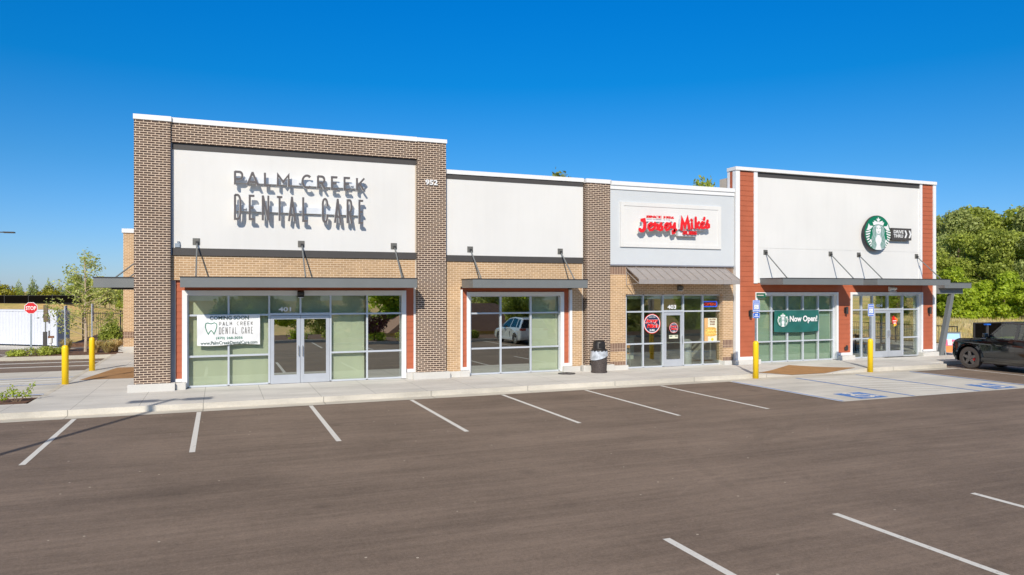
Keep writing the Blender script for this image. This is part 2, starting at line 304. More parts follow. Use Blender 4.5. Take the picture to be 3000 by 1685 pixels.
M = dict(
 asphalt=asphalt_mat(), field=field_mat(),
 walk=concrete_mat('pavement_concrete', (0.74, 0.71, 0.66), 1.5, 2.3, 0.007, 0.15, 0.22),
 kerb=concrete_mat('kerb_concrete', (0.70, 0.65, 0.56), 3.05, 40, 0.012, 0, 0.34),
 pad=concrete_mat('pad_concrete', (0.70, 0.67, 0.61), 2.8, 40, 0.006, 0, 0.25),
 plinth=concrete_mat('plinth_cast_stone', (0.66, 0.64, 0.60), 60, 60, 0.001, 0, 0.15),
 dark_brick=brick_mat('dark_brick', (0.105, 0.064, 0.046), (0.066, 0.043, 0.034), (0.70, 0.55, 0.42), ms=0.0100),
 tan_brick=brick_mat('tan_brick', (0.53, 0.335, 0.178), (0.41, 0.255, 0.135), (0.78, 0.60, 0.41), ms=0.0085),
 soldier=brick_mat('soldier_brick', (0.17, 0.095, 0.065), (0.21, 0.115, 0.075), (0.55, 0.41, 0.30), bw=0.305, rh=0.0677, ms=0.0095, vertical=True),
 stucco=plain('white_stucco', (0.735, 0.725, 0.705), 0.9, var=0.035, scale=0.5, bump=0.35, bscale=130, streak=0.025),
 grey_stucco=plain('pale_grey_stucco', (0.59, 0.615, 0.635), 0.9, var=0.03, scale=0.6, bump=0.35, bscale=130),
 coping=plain('white_coping', (0.80, 0.80, 0.80), 0.45, var=0.02),
 trim=plain('white_trim', (0.80, 0.80, 0.80), 0.5, var=0.02),
 dark_trim=plain('charcoal_trim', (0.066, 0.060, 0.057), 0.6, var=0.05),
 grey_metal=plain('grey_metal', (0.185, 0.195, 0.195), 0.45, 0.1, var=0.05, scale=1.5),
 dark_metal=plain('dark_metal', (0.045, 0.042, 0.042), 0.5, 0.2),
 plate=plain('weathered_plate', (0.16, 0.155, 0.14), 0.55, 0.3, var=0.2, scale=12),
 flashing=plain('grey_flashing', (0.28, 0.29, 0.33), 0.5),
 siding=plain('orange_siding', (0.44, 0.115, 0.052), 0.65, var=0.08, scale=2.0, bump=0.15, bscale=30),
 frame=plain('aluminium_frame', (0.60, 0.63, 0.68), 0.38, 0.25, var=0.03),
 door_frame=plain('silver_door', (0.52, 0.545, 0.59), 0.35, 0.3, var=0.03),
 chrome=plain('polished_handle', (0.75, 0.75, 0.75), 0.2, 0.9),
 glass=glass_mat('storefront_glass', (0.93, 0.95, 0.92), 0.06),
 dark_glass=glass_mat('coated_glass', (0.45, 0.52, 0.46), 0.48),
 clear=glass_mat('clear_glass', (0.92, 0.95, 0.92), 0.12),
 shade=plain('sage_shade', (0.52, 0.55, 0.43), 0.9, var=0.04, scale=1.0),
 shade2=plain('teal_shade', (0.29, 0.40, 0.315), 0.9, var=0.04, scale=1.0),
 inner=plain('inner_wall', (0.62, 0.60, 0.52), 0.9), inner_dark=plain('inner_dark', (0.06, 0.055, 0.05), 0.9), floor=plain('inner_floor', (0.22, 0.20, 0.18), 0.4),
 roof=plain('roof_membrane', (0.55, 0.55, 0.55), 0.9),
 awning=plain('awning_metal', (0.36, 0.325, 0.305), 0.5, 0.1),
 letter=plain('bronze_letter', (0.115, 0.102, 0.102), 0.5), letter_side=plain('white_return', (0.72, 0.74, 0.76), 0.5), raceway=plain('raceway', (0.66, 0.69, 0.74), 0.5),
 red=plain('red_acrylic', (0.80, 0.012, 0.012), 0.35, coat=0.3), white=plain('white_vinyl', (0.80, 0.80, 0.80), 0.5, var=0.02), black=plain('black_plastic', (0.02, 0.018, 0.018), 0.45),
 line=paint_mat('white_line_paint', (0.72, 0.70, 0.66), 0.75, (0.17, 0.14, 0.125)), blue_line=paint_mat('blue_line_paint', (0.05, 0.19, 0.56), 0.7, (0.45, 0.45, 0.45)), blue_worn=paint_mat('worn_blue_paint', (0.05, 0.20, 0.58), 0.8, (0.62, 0.61, 0.58), 0.52), faint_line=paint_mat('faded_line_paint', (0.88, 0.87, 0.83), 0.6, (0.52, 0.50, 0.47)),
 yellow=plain('yellow_sleeve', (0.90, 0.60, 0.006), 0.4, var=0.03), galv=plain('galvanised', (0.40, 0.44, 0.48), 0.4, 0.6, var=0.15, scale=20),
 tactile=plain('tan_tactile', (0.40, 0.215, 0.085), 0.85, var=0.12, scale=3, bump=0.8, bscale=30), mulch=plain('mulch', (0.14, 0.070, 0.042), 0.95, var=0.5, scale=9, bump=1.0, bscale=20),
 green=plain('sign_green', (0.0, 0.17, 0.085), 0.4, var=0.02), banner_green=plain('banner_green', (0.025, 0.135, 0.115), 0.35, var=0.18, scale=1.6), blue=plain('sign_blue', (0.012, 0.13, 0.62), 0.4), stop_red=plain('sign_red', (0.66, 0.01, 0.015), 0.4),
 navy=plain('navy', (0.02, 0.03, 0.08), 0.4), hair=plain('pale_grey', (0.42, 0.52, 0.52), 0.4), green_ink=plain('green_ink', (0.01, 0.19, 0.11), 0.6), dark_ink=plain('dark_ink', (0.04, 0.09, 0.08), 0.6), grey_ink=plain('grey_ink', (0.14, 0.13, 0.12), 0.6),
 bark=plain('bark', (0.20, 0.14, 0.095), 0.9, var=0.3, scale=6, bump=0.6, bscale=25), pale_bark=plain('pale_bark', (0.46, 0.36, 0.27), 0.9, var=0.2, scale=8),
 leaf=leaf_mat('leaf_mid', (0.19, 0.24, 0.035), (0.66, 0.74, 0.14), 0.5), leaf_dark=leaf_mat('leaf_dark', (0.19, 0.235, 0.07), (0.64, 0.71, 0.24), 0.5), leaf_light=leaf_mat('leaf_bright', (0.20, 0.29, 0.018), (0.64, 0.78, 0.07), 0.5), leaf_yellow=leaf_mat('leaf_yellow', (0.16, 0.16, 0.008), (0.50, 0.46, 0.02)),
 leaf_purple=leaf_mat('leaf_purple', (0.03, 0.008, 0.012), (0.14, 0.035, 0.035)), straw=leaf_mat('straw', (0.50, 0.46, 0.16), (0.95, 0.76, 0.45), 0.5), straw_field=leaf_mat('straw_field', (0.60, 0.55, 0.18), (0.98, 0.80, 0.48), 0.55), needle=leaf_mat('needle', (0.12, 0.17, 0.04), (0.44, 0.50, 0.12), 0.1),
 bag=glass_mat('clear_bag', (0.75, 0.77, 0.80), 0.25), tyre=plain('tyre', (0.075, 0.062, 0.054), 0.85), rim=plain('dark_rim', (0.16, 0.145, 0.14), 0.35, 0.5), car_black=plain('black_paint', (0.003, 0.0035, 0.005), 0.05, var=0.02, spec=0.7, coat=0.7), car_white=plain('white_paint', (0.72, 0.74, 0.75), 0.2, coat=1.0, var=0.02),
 car_glass=plain('tinted_glass', (0.012, 0.016, 0.015), 0.05, spec=0.4), lamp_red=plain('tail_lamp', (0.35, 0.01, 0.01), 0.2, coat=1.0), lamp_white=plain('headlamp', (0.6, 0.62, 0.65), 0.12, coat=1), caliper=plain('red_caliper', (0.5, 0.01, 0.01), 0.4),
 wood=plain('light_wood', (0.55, 0.27, 0.07), 0.5, var=0.15, scale=8), steel=plain('brushed_steel', (0.62, 0.64, 0.62), 0.3, 0.45), brown_roof=plain('brown_roof', (0.36, 0.20, 0.14), 0.85, var=0.15, scale=3), counter=plain('pale_counter', (0.50, 0.54, 0.46), 0.6),
 corr=plain('white_corrugated', (0.66, 0.68, 0.74), 0.5, var=0.03), corr_side=plain('slate_panel', (0.16, 0.20, 0.30), 0.6), screen=plain('black_screen', (0.005, 0.004, 0.003), 0.95, var=0.3, scale=6, spec=0.05), auto_glass=glass_mat('auto_glass', (0.62, 0.68, 0.64), 0.10), beige=plain('beige_panel', (0.56, 0.48, 0.39), 0.8), rust=plain('rusty_cap', (0.25, 0.11, 0.06), 0.8, var=0.3, scale=20),
 poster_tan=plain('poster_tan', (0.72, 0.42, 0.18), 0.5), bread=plain('bread', (0.75, 0.42, 0.09), 0.6, var=0.35, scale=9), filling=plain('filling', (0.80, 0.58, 0.16), 0.6, var=0.4, scale=14), orange=plain('orange_ink', (0.85, 0.22, 0.03), 0.5, var=0.1), pink=plain('pink_ink', (0.75, 0.10, 0.22), 0.5, var=0.2), pale_blue=plain('pale_blue_ink', (0.35, 0.60, 0.85), 0.5), cream=plain('cream', (0.72, 0.72, 0.55), 0.5), yellow_ink=plain('yellow_ink', (0.85, 0.60, 0.05), 0.5),
 neon_red=emit_mat('neon_red', (1.0, 0.01, 0.03), 0.75), neon_blue=emit_mat('neon_blue', (0.02, 0.10, 1.0), 1.0),
)
# ================================================================ SETTING
def sheet(name, pts, z, mat, thick=None):
    if thick: b = MB().poly(pts, z-thick, z)
    else: b = MB().add([(x, y, z) for x, y in pts], [tuple(range(len(pts)))])
    return tag(b.build(name, mat), kind='structure')
def gh(x, y):                       # height of the open ground
    z = -0.06
    if y < 1: z -= 4.2*min(1, (1-y)/26)**1.3
    if x < -9 and y > 60: z += 1.9*max(0, 1-abs(y-96)/34)*min(1, (-9-x)/6)
    if x > 38 and y > 30: z += 0.25*math.sin(x*0.11)*math.sin(y*0.09)
    return z
def ticks(lo, hi, step): return [lo+step*i for i in range(int((hi-lo)/step)+1)]
xs = [-3000, -1200, -500, -250]+ticks(-120, 240, 4)+[300, 500, 1200, 3000]
ys = [-3000, -1200, -400, -180]+ticks(-96, 200, 4)+[260, 500, 1200, 3000]
b = MB(); W_ = len(xs)
b.v = [(x, y, gh(x, y)) for y in ys for x in xs]
for j in range(len(ys)-1):
    for i in range(W_-1): b.f.append((j*W_+i, j*W_+i+1, (j+1)*W_+i+1, (j+1)*W_+i)); b.mi.append(0)
tag(b.build('ground', M['field'], smooth=True), kind='structure')
LW = -4.6                           # kerb line of the side pavement
sheet('parking_lot', [(-60, 2.6), (60, 2.6), (60, 22), (-60, 22)], 0, M['asphalt'])
sheet('drive_aisle', [(-60, 22), (LW, 22), (LW, 37.6), (-8.7, 37.6), (-8.9, 46), (-60, 46)], 0, M['asphalt'])
sheet('back_road', [(-9.0, 42.5), (-4.2, 42.5), (-4.2, 46), (-9.0, 46)], 0.0, M['asphalt'])
# pavement in front, with kerb, gutter and the dropped ramp
KV = 20.55
def drop(u, v):
    if u <= 17.4 or u >= 22.8: w = 0
    elif u < 19.1: w = (u-17.4)/1.7
    elif u > 20.7: w = (22.8-u)/2.1
    else: w = 1
    t = max(0, min(1, (22.6-v)/2.05))
    return 0.15-0.138*w*t
b = MB(); us = [-5.3, -4.6]+ticks(-4.3, 26.8, 0.5)+[26.9]; vs_ = [KV, KV+0.15, 21, 21.5, 22.1, 22.6, 24.4]; n = len(us)
for v in vs_:
    for u in us: b.v.append((u, v, drop(u, v)))
for j in range(len(vs_)-1):
    for i in range(n-1):
        if not (us[i] < -4.65 and vs_[j] > 21.9): b.f.append((j*n+i, j*n+i+1, (j+1)*n+i+1, (j+1)*n+i)); b.mi.append(0)
b.m(1)
for i in range(n-1):
    b.add([(us[i], KV, -0.05), (us[i+1], KV, -0.05), (us[i+1], KV, drop(us[i+1], KV)), (us[i], KV, drop(us[i], KV))], [(0, 1, 2, 3)])
b.m(1).quad((26.9, KV, -0.05), (26.9, 24.4, -0.05), (26.9, 24.4, 0.15), (26.9, KV, 0.15))
tag(b.build('sidewalk', [M['walk'], M['kerb']]), kind='structure')
sheet('gutter', [(-60, 20.05), (26.9, 20.05), (26.9, KV), (-60, KV)], 0.004, M['kerb'])
sheet('far_sidewalk', [(-60, KV), (-5.3, KV), (-5.3, 22.1), (-60, 22.1)], 0.15, M['walk'], 0.2)
# side pavement with its own kerb
b = MB().poly([(LW+0.15, 24.4), (-2.2, 24.4), (-2.2, 38.6), (LW+0.15, 38.6)], -0.05, 0.148)
tag(b.build('side_sidewalk', M['walk']), kind='structure')
b = MB().poly([(LW, 23.4), (LW+0.15, 23.4), (LW+0.15, 37.9), (LW, 37.9)], -0.05, 0.152)
b.poly([(LW-3.6, 23.45), (LW, 23.45), (LW, 23.6), (LW-3.6, 23.6)], -0.05, 0.152)
b.poly([(-8.75, 37.75), (LW, 37.75), (LW, 37.9), (-8.75, 37.9)], -0.05, 0.152).poly([(-8.9, 37.75), (-8.75, 37.75), (-8.75, 42.5), (-8.9, 42.5)], -0.05, 0.152)
b.poly([(-8.75, 42.35), (-4.2, 42.35), (-4.2, 42.5), (-8.75, 42.5)], -0.05, 0.152)
b.poly([(-60, 2.6), (60, 2.6), (60, 2.75), (-60, 2.75)], -0.3, 0.152)
tag(b.build('kerb', M['kerb']), kind='structure')
sheet('mulch_bed', [(-12, 22.1), (-4.75, 22.1), (LW, 23.45), (-12, 23.45)], 0.13, M['mulch'], 0.2)
sheet('island_bed', [(-8.75, 37.9), (-4.3, 37.9), (-4.3, 42.35), (-8.75, 42.35)], 0.14, M['mulch'], 0.2)
sheet('rear_bed', [(-7.6, 46.3), (-3.9, 46.3), (-3.9, 56), (-7.6, 56)], 0.16, M['mulch'], 0.3)
sheet('planting_strip', [(-60, -3), (60, -3), (60, 2.6), (-60, 2.6)], 0.12, M['mulch'], 0.6)
sheet('concrete_pad', [(15.92, 15.27), (24.3, 15.27), (24.3, 20.05), (15.92, 20.05)], 0.004, M['pad'])
sheet('side_pad', [(-14, 24.95), (LW, 24.95), (LW, 32.2), (-14, 32.2)], 0.004, M['pad'])
sheet('apron', [(-16, 44.9), (-7.9, 44.9), (-7.9, 50), (-16, 53)], 0.012, M['pad'])
sheet('patio', [(26.9, 21.3), (29.9, 21.3), (29.9, 23.4), (26.9, 23.4)], 0.148, M['walk'], 0.2)
sheet('patio_terrace', [(29.9, 21.3), (37.0, 21.3), (37.0, 34), (29.9, 34)], 0.146, M['walk'], 0.2)
sheet('ramp_surface', [(19.15, 20.66), (20.75, 20.66), (22.45, 20.90), (20.7, 22.5), (17.95, 21.05)], 0.0, M['tactile'])
me = bpy.data.objects['ramp_surface'].data
bmx = bmesh.new()
PR = [(19.15, 20.66), (20.75, 20.66), (22.45, 20.90), (20.7, 22.5), (17.95, 21.05)]
def inside(x, y):
    c = False; n_ = len(PR)
    for i in range(n_):
        (x1, y1), (x2, y2) = PR[i], PR[(i+1) % n_]
        if (y1 > y) != (y2 > y) and x < (x2-x1)*(y-y1)/(y2-y1)+x1: c = not c
    return c
# the tan surface follows the dropped kerb: a fan of small triangles from its centre
def lerp(a, c, t): return (a[0]+(c[0]-a[0])*t, a[1]+(c[1]-a[1])*t)
cen = (20.2, 21.1); rings = []
outline = []
for i in range(5):
    for k in range(8): outline.append(lerp(PR[i], PR[(i+1) % 5], k/8))
for t in (0.0, 0.25, 0.5, 0.75, 1.0): rings.append([bmx.verts.new((*lerp(cen, q, t), drop(*lerp(cen, q, t))+0.012)) for q in outline] if t else None)
c0 = bmx.verts.new((*cen, drop(*cen)+0.012)); N_ = len(outline)
for i in range(N_): bmx.faces.new((c0, rings[1][i], rings[1][(i+1) % N_]))
for r_ in range(1, 4):
    for i in range(N_): bmx.faces.new((rings[r_][i], rings[r_+1][i], rings[r_+1][(i+1) % N_], rings[r_][(i+1) % N_]))
bmx.to_mesh(me); bmx.free()
sheet('side_ramp_surface', [(LW+0.35, 27.3), (-2.25, 27.3), (-2.25, 31.2), (-3.6, 31.2)], 0.153, M['tactile'])
# painted markings
def mark(name, pts, mat='line', z=0.004): return sheet(name, pts, z, M[mat])
def seg(name, a, c, w, mat='line', z=0.004):
    a, c = Vector(a), Vector(c); d = (c-a).normalized(); nr = Vector((-d.y, d.x))*w/2
    return mark(name, [tuple(a+nr), tuple(a-nr), tuple(c-nr), tuple(c+nr)], mat, z)
for i in range(7): seg('parking_line', (-3.22+2.733*i, 15.05), (-3.22+2.733*i, 20.0), 0.105)
for u in (-5.97, -8.7, -11.4): seg('parking_line', (u, 15.05), (u, 20.0), 0.105)
for i in range(9): seg('parking_line', (5.10+2.72*i, 2.9), (5.10+2.72*i, 7.63), 0.105)
for u in (26.93, 29.7, 32.4): seg('parking_line', (u, 15.2), (u, 20.4), 0.105)
for u, w in ((15.99, 'blue_line'), (18.72, 'blue_line'), (21.5, 'blue_line'), (24.2, 'blue_line')): seg('bay_line', (u, 15.32), (u, 20.0), 0.09, w, 0.009)
for u in (15.90, 24.29): seg('bay_edge_line', (u+0.01*(u > 20), 15.32), (u+0.01*(u > 20), 20.0), 0.075, 'line', 0.013)
for k in range(6):
    v0 = 17.05+0.56*k; seg('hatch_line', (18.82, v0), (21.40, v0-1.6), 0.10, 'faint_line', 0.009)
seg('bay_front_line', (18.8, 15.33), (21.4, 15.33), 0.08, 'line', 0.009)
for v, c in ((27.7, 'blue_line'), (29.8, 'blue_line'), (25.1, 'blue_line')): seg('side_bay_line', (-14, v), (LW-0.1, v), 0.18, c, 0.009)
for v in (28.4, 29.1): seg('side_hatch_line', (-14, v-0.5), (LW-0.2, v+0.2), 0.2, 'faint_line', 0.009)
for v in (27.58, 29.68, 24.98): seg('side_bay_edge_line', (-14, v), (LW-0.1, v), 0.16, 'line', 0.0135)
for v in (34.25, 36.1): seg('aisle_line', (-20, v), (LW-0.1, v), 0.30)
for d in (0, .8): seg('crossing_line', (-12+d, 43.2), (-9.5+d, 40.2), 0.12)
def wheelchair(cx, cy):
    sheet('bay_symbol_field', [(cx-0.52, cy-0.52), (cx+0.52, cy-0.52), (cx+0.52, cy+0.52), (cx-0.52, cy+0.52)], 0.009, M['blue_worn'])
    b = MB(); k = 0
    def st(pts, w):
        nonlocal k; k += 1
        t = MB().ribbon(pts, w, 0, 0.001); n0 = len(pts)
        b.add([(x+cx, z+cy, 0.013+0.0006*k) for (x, y, z) in t.v[:2*n0]], [(i, n0+i, n0+i+1, i+1) for i in range(n0-1)])
    st([(-0.08+0.09*math.cos(t*PI/6), 0.40+0.09*math.sin(t*PI/6)) for t in range(13)], 0.11)
    st([(-0.06, 0.30), (-0.02, 0.02), (0.22, 0.0), (0.32, -0.28), (0.42, -0.26)], 0.13)
    st([(-0.05, 0.17), (0.20, 0.17)], 0.09)
    st([(-0.02+0.27*math.cos(t), -0.10+0.27*math.sin(t)) for t in [1.9+0.3*q for q in range(15)]], 0.11)
    tag(b.build('bay_symbol', M['line']), kind='structure')
wheelchair(17.35, 15.98); wheelchair(22.95, 16.0)

# ================================================================ BUILDING
BO = (13.85, 24.0, 0.0)
bld = thing('strip_building', 'single storey row of shops with dark brick piers, white stucco and rust siding', 'building', BO)
def part(mb, name, mat, parent=None, bevel=0, **k): return mb.build(name, mat, parent if parent is not None else bld, BO, bevel, **k)
PF, PLN = 23.45, 23.36
# piers -----------------------------------------------------------
def pier(u0, u1, ztop, zcap, back=1.2):
    p = part(MB().box(u0, u1, PF, PF+back, 0.33, ztop), 'pier', M['dark_brick'])
    part(MB().box(u0-0.02, u1+0.03, PF-0.03, PF+back+0.02, ztop, zcap), 'coping', M['coping'], p, 0.008)
    part(MB().box(u0-0.16, u1+0.13, PLN, PF+back+0.05, 0.10, 0.37), 'plinth', M['plinth'], p, 0.015)
    return p
pier(-2.29, -1.34, 7.99, 8.14, 1.6); pier(6.05, 7.02, 7.98, 8.11); pier(12.30, 13.27, 6.97, 7.12)
# left bay --------------------------------------------------------
SP = 23.62
k = SP/23.75; h = lambda z, vr=23.75, vn=SP: EYE+(z-EYE)*vn/vr
part(MB().box(-1.338, 6.048, 23.53, 24.1, h(7.44), 7.99), 'brick_band', M['dark_brick'])
part(MB().box(-1.33, 6.04, 23.50, 24.13, 7.99, 8.135), 'parapet_coping', M['coping'])
def panel(u0, u1, z0, z1, name='stucco_panel', mat='stucco', v=SP, d=0.4): return part(MB().box(u0, u1, v, v+d, z0, z1), name, M[mat])
p = panel(-1.30, 6.045, h(4.33), h(7.25))
part(MB().box(-1.30, 6.045, SP-0.02, SP+0.3, h(7.25), h(7.44)), 'top_band', M['dark_trim'])
part(MB().box(-1.30, 6.045, SP-0.035, SP+0.3, h(4.11), h(4.33)), 'base_band', M['dark_trim'])
part(MB().box(-1.338, -1.302, SP-0.06, SP+0.3, h(4.11), h(7.44)), 'edge_flashing', M['flashing'])
part(MB().box(-1.338, 6.048, SP+0.01, SP+0.35, 3.38, h(4.11)), 'tan_brick_wall', M['tan_brick'])
part(MB().box(6.0, 6.045, SP-0.005, SP+0.005, 3.4, 7.4), 'sealant_joint', M['beige'])
# siding boards as real laps
def siding(u0, u1, z0, z1, v, name='siding', pitch=0.2, mat='siding', d=0.25, parent=None, zref=0.44):
    b = MB(); z = zref
    while z < z1:
        a, c = max(z, z0), min(z+pitch, z1)
        if c-a > 0.01:
            b.add([(u0, v, a), (u1, v, a), (u1, v+0.014, c), (u0, v+0.014, c), (u0, v+d, a), (u1, v+d, a), (u1, v+d, c), (u0, v+d, c)],
                  [(0, 1, 2, 3), (4, 7, 6, 5), (0, 4, 5, 1), (3, 2, 6, 7), (0, 3, 7, 4), (1, 5, 6, 2)])
        z += pitch
    return part(b, name, M[mat], parent)
# storefront generator ---------------------------------------------
def storefront(name, us, zs, vg, cells=None, door=None, shades=(), gmat='glass', shade_mat='shade', label=None, w=0.055, coated=()):
    """us: mullion lines incl. both ends; zs: rail lines incl. both ends; door=(i0,i1,nleaf,ztop)"""
    b = MB(); d0, d1 = vg-0.05, vg+0.06; e = 0.0
    z0, z1 = zs[0], zs[-1]; u0, u1 = us[0], us[-1]
    dr = (us[door[0]], us[door[1]]) if door else None
    for i, u in enumerate(us):
        lo = z0
        if door and door[0] < i < door[1]: lo = door[3]
        b.box(u-w/2, u+w/2, d0, d1, lo, z1)
    for j, z in enumerate(zs):
        for i in range(len(us)-1):
            if door and door[0] <= i < door[1]:
                if z < door[3]-0.01: continue
            zz = z
            b.box(us[i]+w/2, us[i+1]-w/2, d0+0.004, d1, zz-w/2, zz+w/2)
    if door:
        b.box(dr[0]+w/2, dr[1]-w/2, d0+0.006, d1, door[3]-w/2, door[3]+w/2+0.02)
    fr = part(b, name, M['frame'], None, 0.004)
    if label: fr['label'] = label
    g = MB(); tl = math.tan(math.radians(0.30))
    sh = MB()
    def pane(a, c, zl, zh):
        ya, yb = vg+(zl-z0)*tl, vg+(zh-z0)*tl
        g.add([(a, ya, zl), (c, ya, zl), (c, yb, zh), (a, yb, zh), (a, ya+0.006, zl), (c, ya+0.006, zl), (c, yb+0.006, zh), (a, yb+0.006, zh)],
              [(0, 1, 2, 3), (4, 7, 6, 5), (0, 4, 5, 1), (3, 2, 6, 7), (0, 3, 7, 4), (1, 5, 6, 2)])
    for i in range(len(us)-1):
        for j in range(len(zs)-1):
            if door and door[0] <= i < door[1] and zs[j] < door[3]-0.01: continue
            g.m(1 if i in coated else 0); pane(us[i]+w/2, us[i+1]-w/2, zs[j]+w/2, zs[j+1]-w/2)
    gm = part(g, 'glass', [M[gmat], M['dark_glass']], fr)
    for (a, c, zl, zh) in shades:
        q = 14; pts = []
        for s_ in range(q+1):
            uu = a+(c-a)*s_/q; pts.append((uu, vg+0.13+0.006*math.sin(uu*5.1)+0.004*math.sin(uu*13)))
        for (x1, y1), (x2, y2) in zip(pts, pts[1:]): sh.quad((x1, y1, zl), (x2, y2, zl), (x2, y2+0.01, zh), (x1, y1+0.01, zh))
    if shades: part(sh, 'window_shade', M[shade_mat], fr, smooth=True)
    return fr
def door_leaf(u0, u1, z0, z1, vg, side=0, gmat='dark_glass', bar=True, st=0.11, bot=0.27, num=None):
    v0 = vg-0.055; b = MB()
    b.box(u0, u0+st, v0, v0+0.045, z0, z1).box(u1-st, u1, v0, v0+0.045, z0, z1)
    b.box(u0+st, u1-st, v0+0.002, v0+0.043, z1-st, z1).box(u0+st, u1-st, v0+0.002, v0+0.043, z0, z0+bot)
    d = part(b, 'door', M['door_frame'], None, 0.004)
    part(MB().box(u0+st, u1-st, v0+0.018, v0+0.024, z0+bot, z1-st), 'glass', M[gmat], d)
    if bar: part(MB().box(u0+st, u1-st, v0+0.035, v0+0.06, 1.05, 1.09), 'push_bar', M['chrome'], d)
    hu = u1-0.055 if side > 0 else u0+0.055
    hb = MB().path([(hu, v0, 1.03), (hu, v0-0.07, 1.03), (hu, v0-0.07, 1.33), (hu, v0, 1.33)], 0.013)
    part(hb, 'handle', M['chrome'], d)
    return d
# bay 1 window wall
VG = 23.88; f1 = VG/24.15
U1 = [round(x*f1, 3) for x in (-0.90, 0.25, 1.44, 2.39, 3.33, 4.51, 5.69)]
zb1, zt1 = 0.185, EYE+(2.93-EYE)*f1
ZS1 = [zb1, EYE+(1.06-EYE)*f1, EYE+(2.31-EYE)*f1, zt1]
shd = []
for i in (0, 1, 4): shd.append((U1[i], U1[i+1], zb1, zt1))
shd[-1] = (U1[4], U1[5]-0.06, zb1, zt1)
shd.append((U1[2], U1[4], ZS1[2], zt1))
storefront('storefront_window', U1, ZS1, VG, door=(2, 4, 2, ZS1[2]), shades=shd, gmat='glass', coated=(5,), label='window wall with pale green shades, a banner and double doors in the middle')
um = (U1[2]+U1[4])/2
door_leaf(U1[2]+0.035, um-0.004, 0.16, ZS1[2]-0.04, VG, 1); door_leaf(um+0.004, U1[4]-0.035, 0.16, ZS1[2]-0.04, VG, 0)
ft = 23.72/24.15
def trim_frame(u0, u1, z0, z1, v, w=0.14, d=0.12, name='window_trim'):
    b = MB().box(u0, u0+w, v, v+d, z0, z1).box(u1-w, u1, v, v+d, z0, z1).box(u0+w, u1-w, v+0.001, v+d, z1-w, z1)
    return part(b, name, M['trim'], None, 0.004)
trim_frame(-1.06*ft, 5.83*ft, 0.17, EYE+(3.07-EYE)*ft, 23.70)
siding(-1.24*ft, -1.06*ft, 0.45, 3.37, 23.74); siding(5.83*ft, 5.98, 0.47, 3.37, 23.74); siding(-1.06*ft, 5.83*ft, EYE+(3.07-EYE)*ft, 3.37, 23.74)
part(MB().box(-1.338, -1.24*ft, 23.68, 24.0, 0.36, 3.40), 'edge_flashing', M['flashing'])
part(MB().box(5.98, 6.046, 23.70, 24.0, 0.36, 3.38), 'corner_board', M['trim'])
part(MB().box(-1.30, -1.045, 23.69, 24.0, 0.36, 0.45), 'base_board', M['trim']); part(MB().box(5.76, 5.979, 23.69, 24.0, 0.36, 0.47), 'base_board', M['trim'])
part(MB().box(-1.20, -0.93, 23.48, 24.0, 0.10, 0.35), 'plinth', M['plinth'], None, 0.012); part(MB().box(5.72, 5.90, 23.5, 24.0, 0.10, 0.355), 'plinth', M['plinth'], None, 0.012)
# bay 2
part(MB().box(7.02, 12.24, SP-0.06, SP+0.5, 7.0, 7.14), 'parapet_coping', M['coping'])
part(MB().box(7.05, 12.238, SP-0.02, SP+0.3, h(6.86), 7.0), 'top_band', M['dark_trim'])
panel(7.06, 12.238, h(4.27), h(6.86))
part(MB().box(7.05, 12.238, SP-0.035, SP+0.3, h(4.06), h(4.27)), 'base_band', M['dark_trim'])
part(MB().box(7.022, 7.055, SP-0.07, SP+0.3, h(4.06), 7.0), 'edge_flashing', M['flashing'])
f2 = 23.74/24.15
uo0, uo1 = 7.71*f2, 12.0*f2
b = MB().box(7.022, uo0, SP, SP+0.35, 0.33, h(4.06)).box(uo1, 12.238, SP, SP+0.35, 0.33, h(4.06)).box(uo0, uo1, SP, SP+0.35, EYE+(3.2-EYE)*f2, h(4.06))
part(b, 'tan_brick_wall', M['tan_brick'])
for a, c in ((7.03, uo0-0.01), (uo1-0.02, 12.10)): part(MB().box(a, c, SP-0.08, SP+0.3, 0.10, 0.34), 'plinth', M['plinth'], None, 0.012)
part(MB().box(12.19, 12.236, SP-0.006, SP+0.01, 0.36, h(4.06)), 'sealant_joint', M['beige'])
part(MB().box(uo0, uo0+0.07, 23.60, 23.85, 0.36, 3.10).box(uo0+0.07, 8.0*f2, 23.602, 23.85, 0.36, 0.46), 'corner_board', M['trim'])
part(MB().box(uo1-0.10, uo1, 23.60, 23.85, 0.36, 3.10).box(11.66*f2, uo1-0.10, 23.602, 23.85, 0.36, 0.46), 'corner_board', M['trim'])
siding(uo0+0.07, 7.96*f2, 0.46, 3.15, 23.70); siding(11.70*f2, uo1-0.10, 0.46, 3.15, 23.70); siding(7.96*f2, 11.70*f2, EYE+(3.02-EYE)*f2, 3.15, 23.70)
trim_frame(7.96*f2, 11.70*f2, 0.17, EYE+(3.02-EYE)*f2, 23.66, 0.13)
part(MB().box(7.57, 8.02*f2, 23.52, 24.0, 0.10, 0.35), 'plinth', M['plinth'], None, 0.012); part(MB().box(11.62*f2, uo1-0.03, 23.50, 24.0, 0.10, 0.355), 'plinth', M['plinth'], None, 0.012)
U2 = [x*f1 for x in (8.10, 9.23, 10.39, 11.53)]
ZS2 = [0.185, EYE+(1.04-EYE)*f1, EYE+(2.27-EYE)*f1, EYE+(2.88-EYE)*f1]
storefront('storefront_window', U2, ZS2, VG, shades=[(U2[2], U2[3], 0.19, ZS2[3]), (U2[0], U2[2], 0.19, 0.36)], gmat='glass', coated=(0, 1), label='three column window with only its right column shaded')
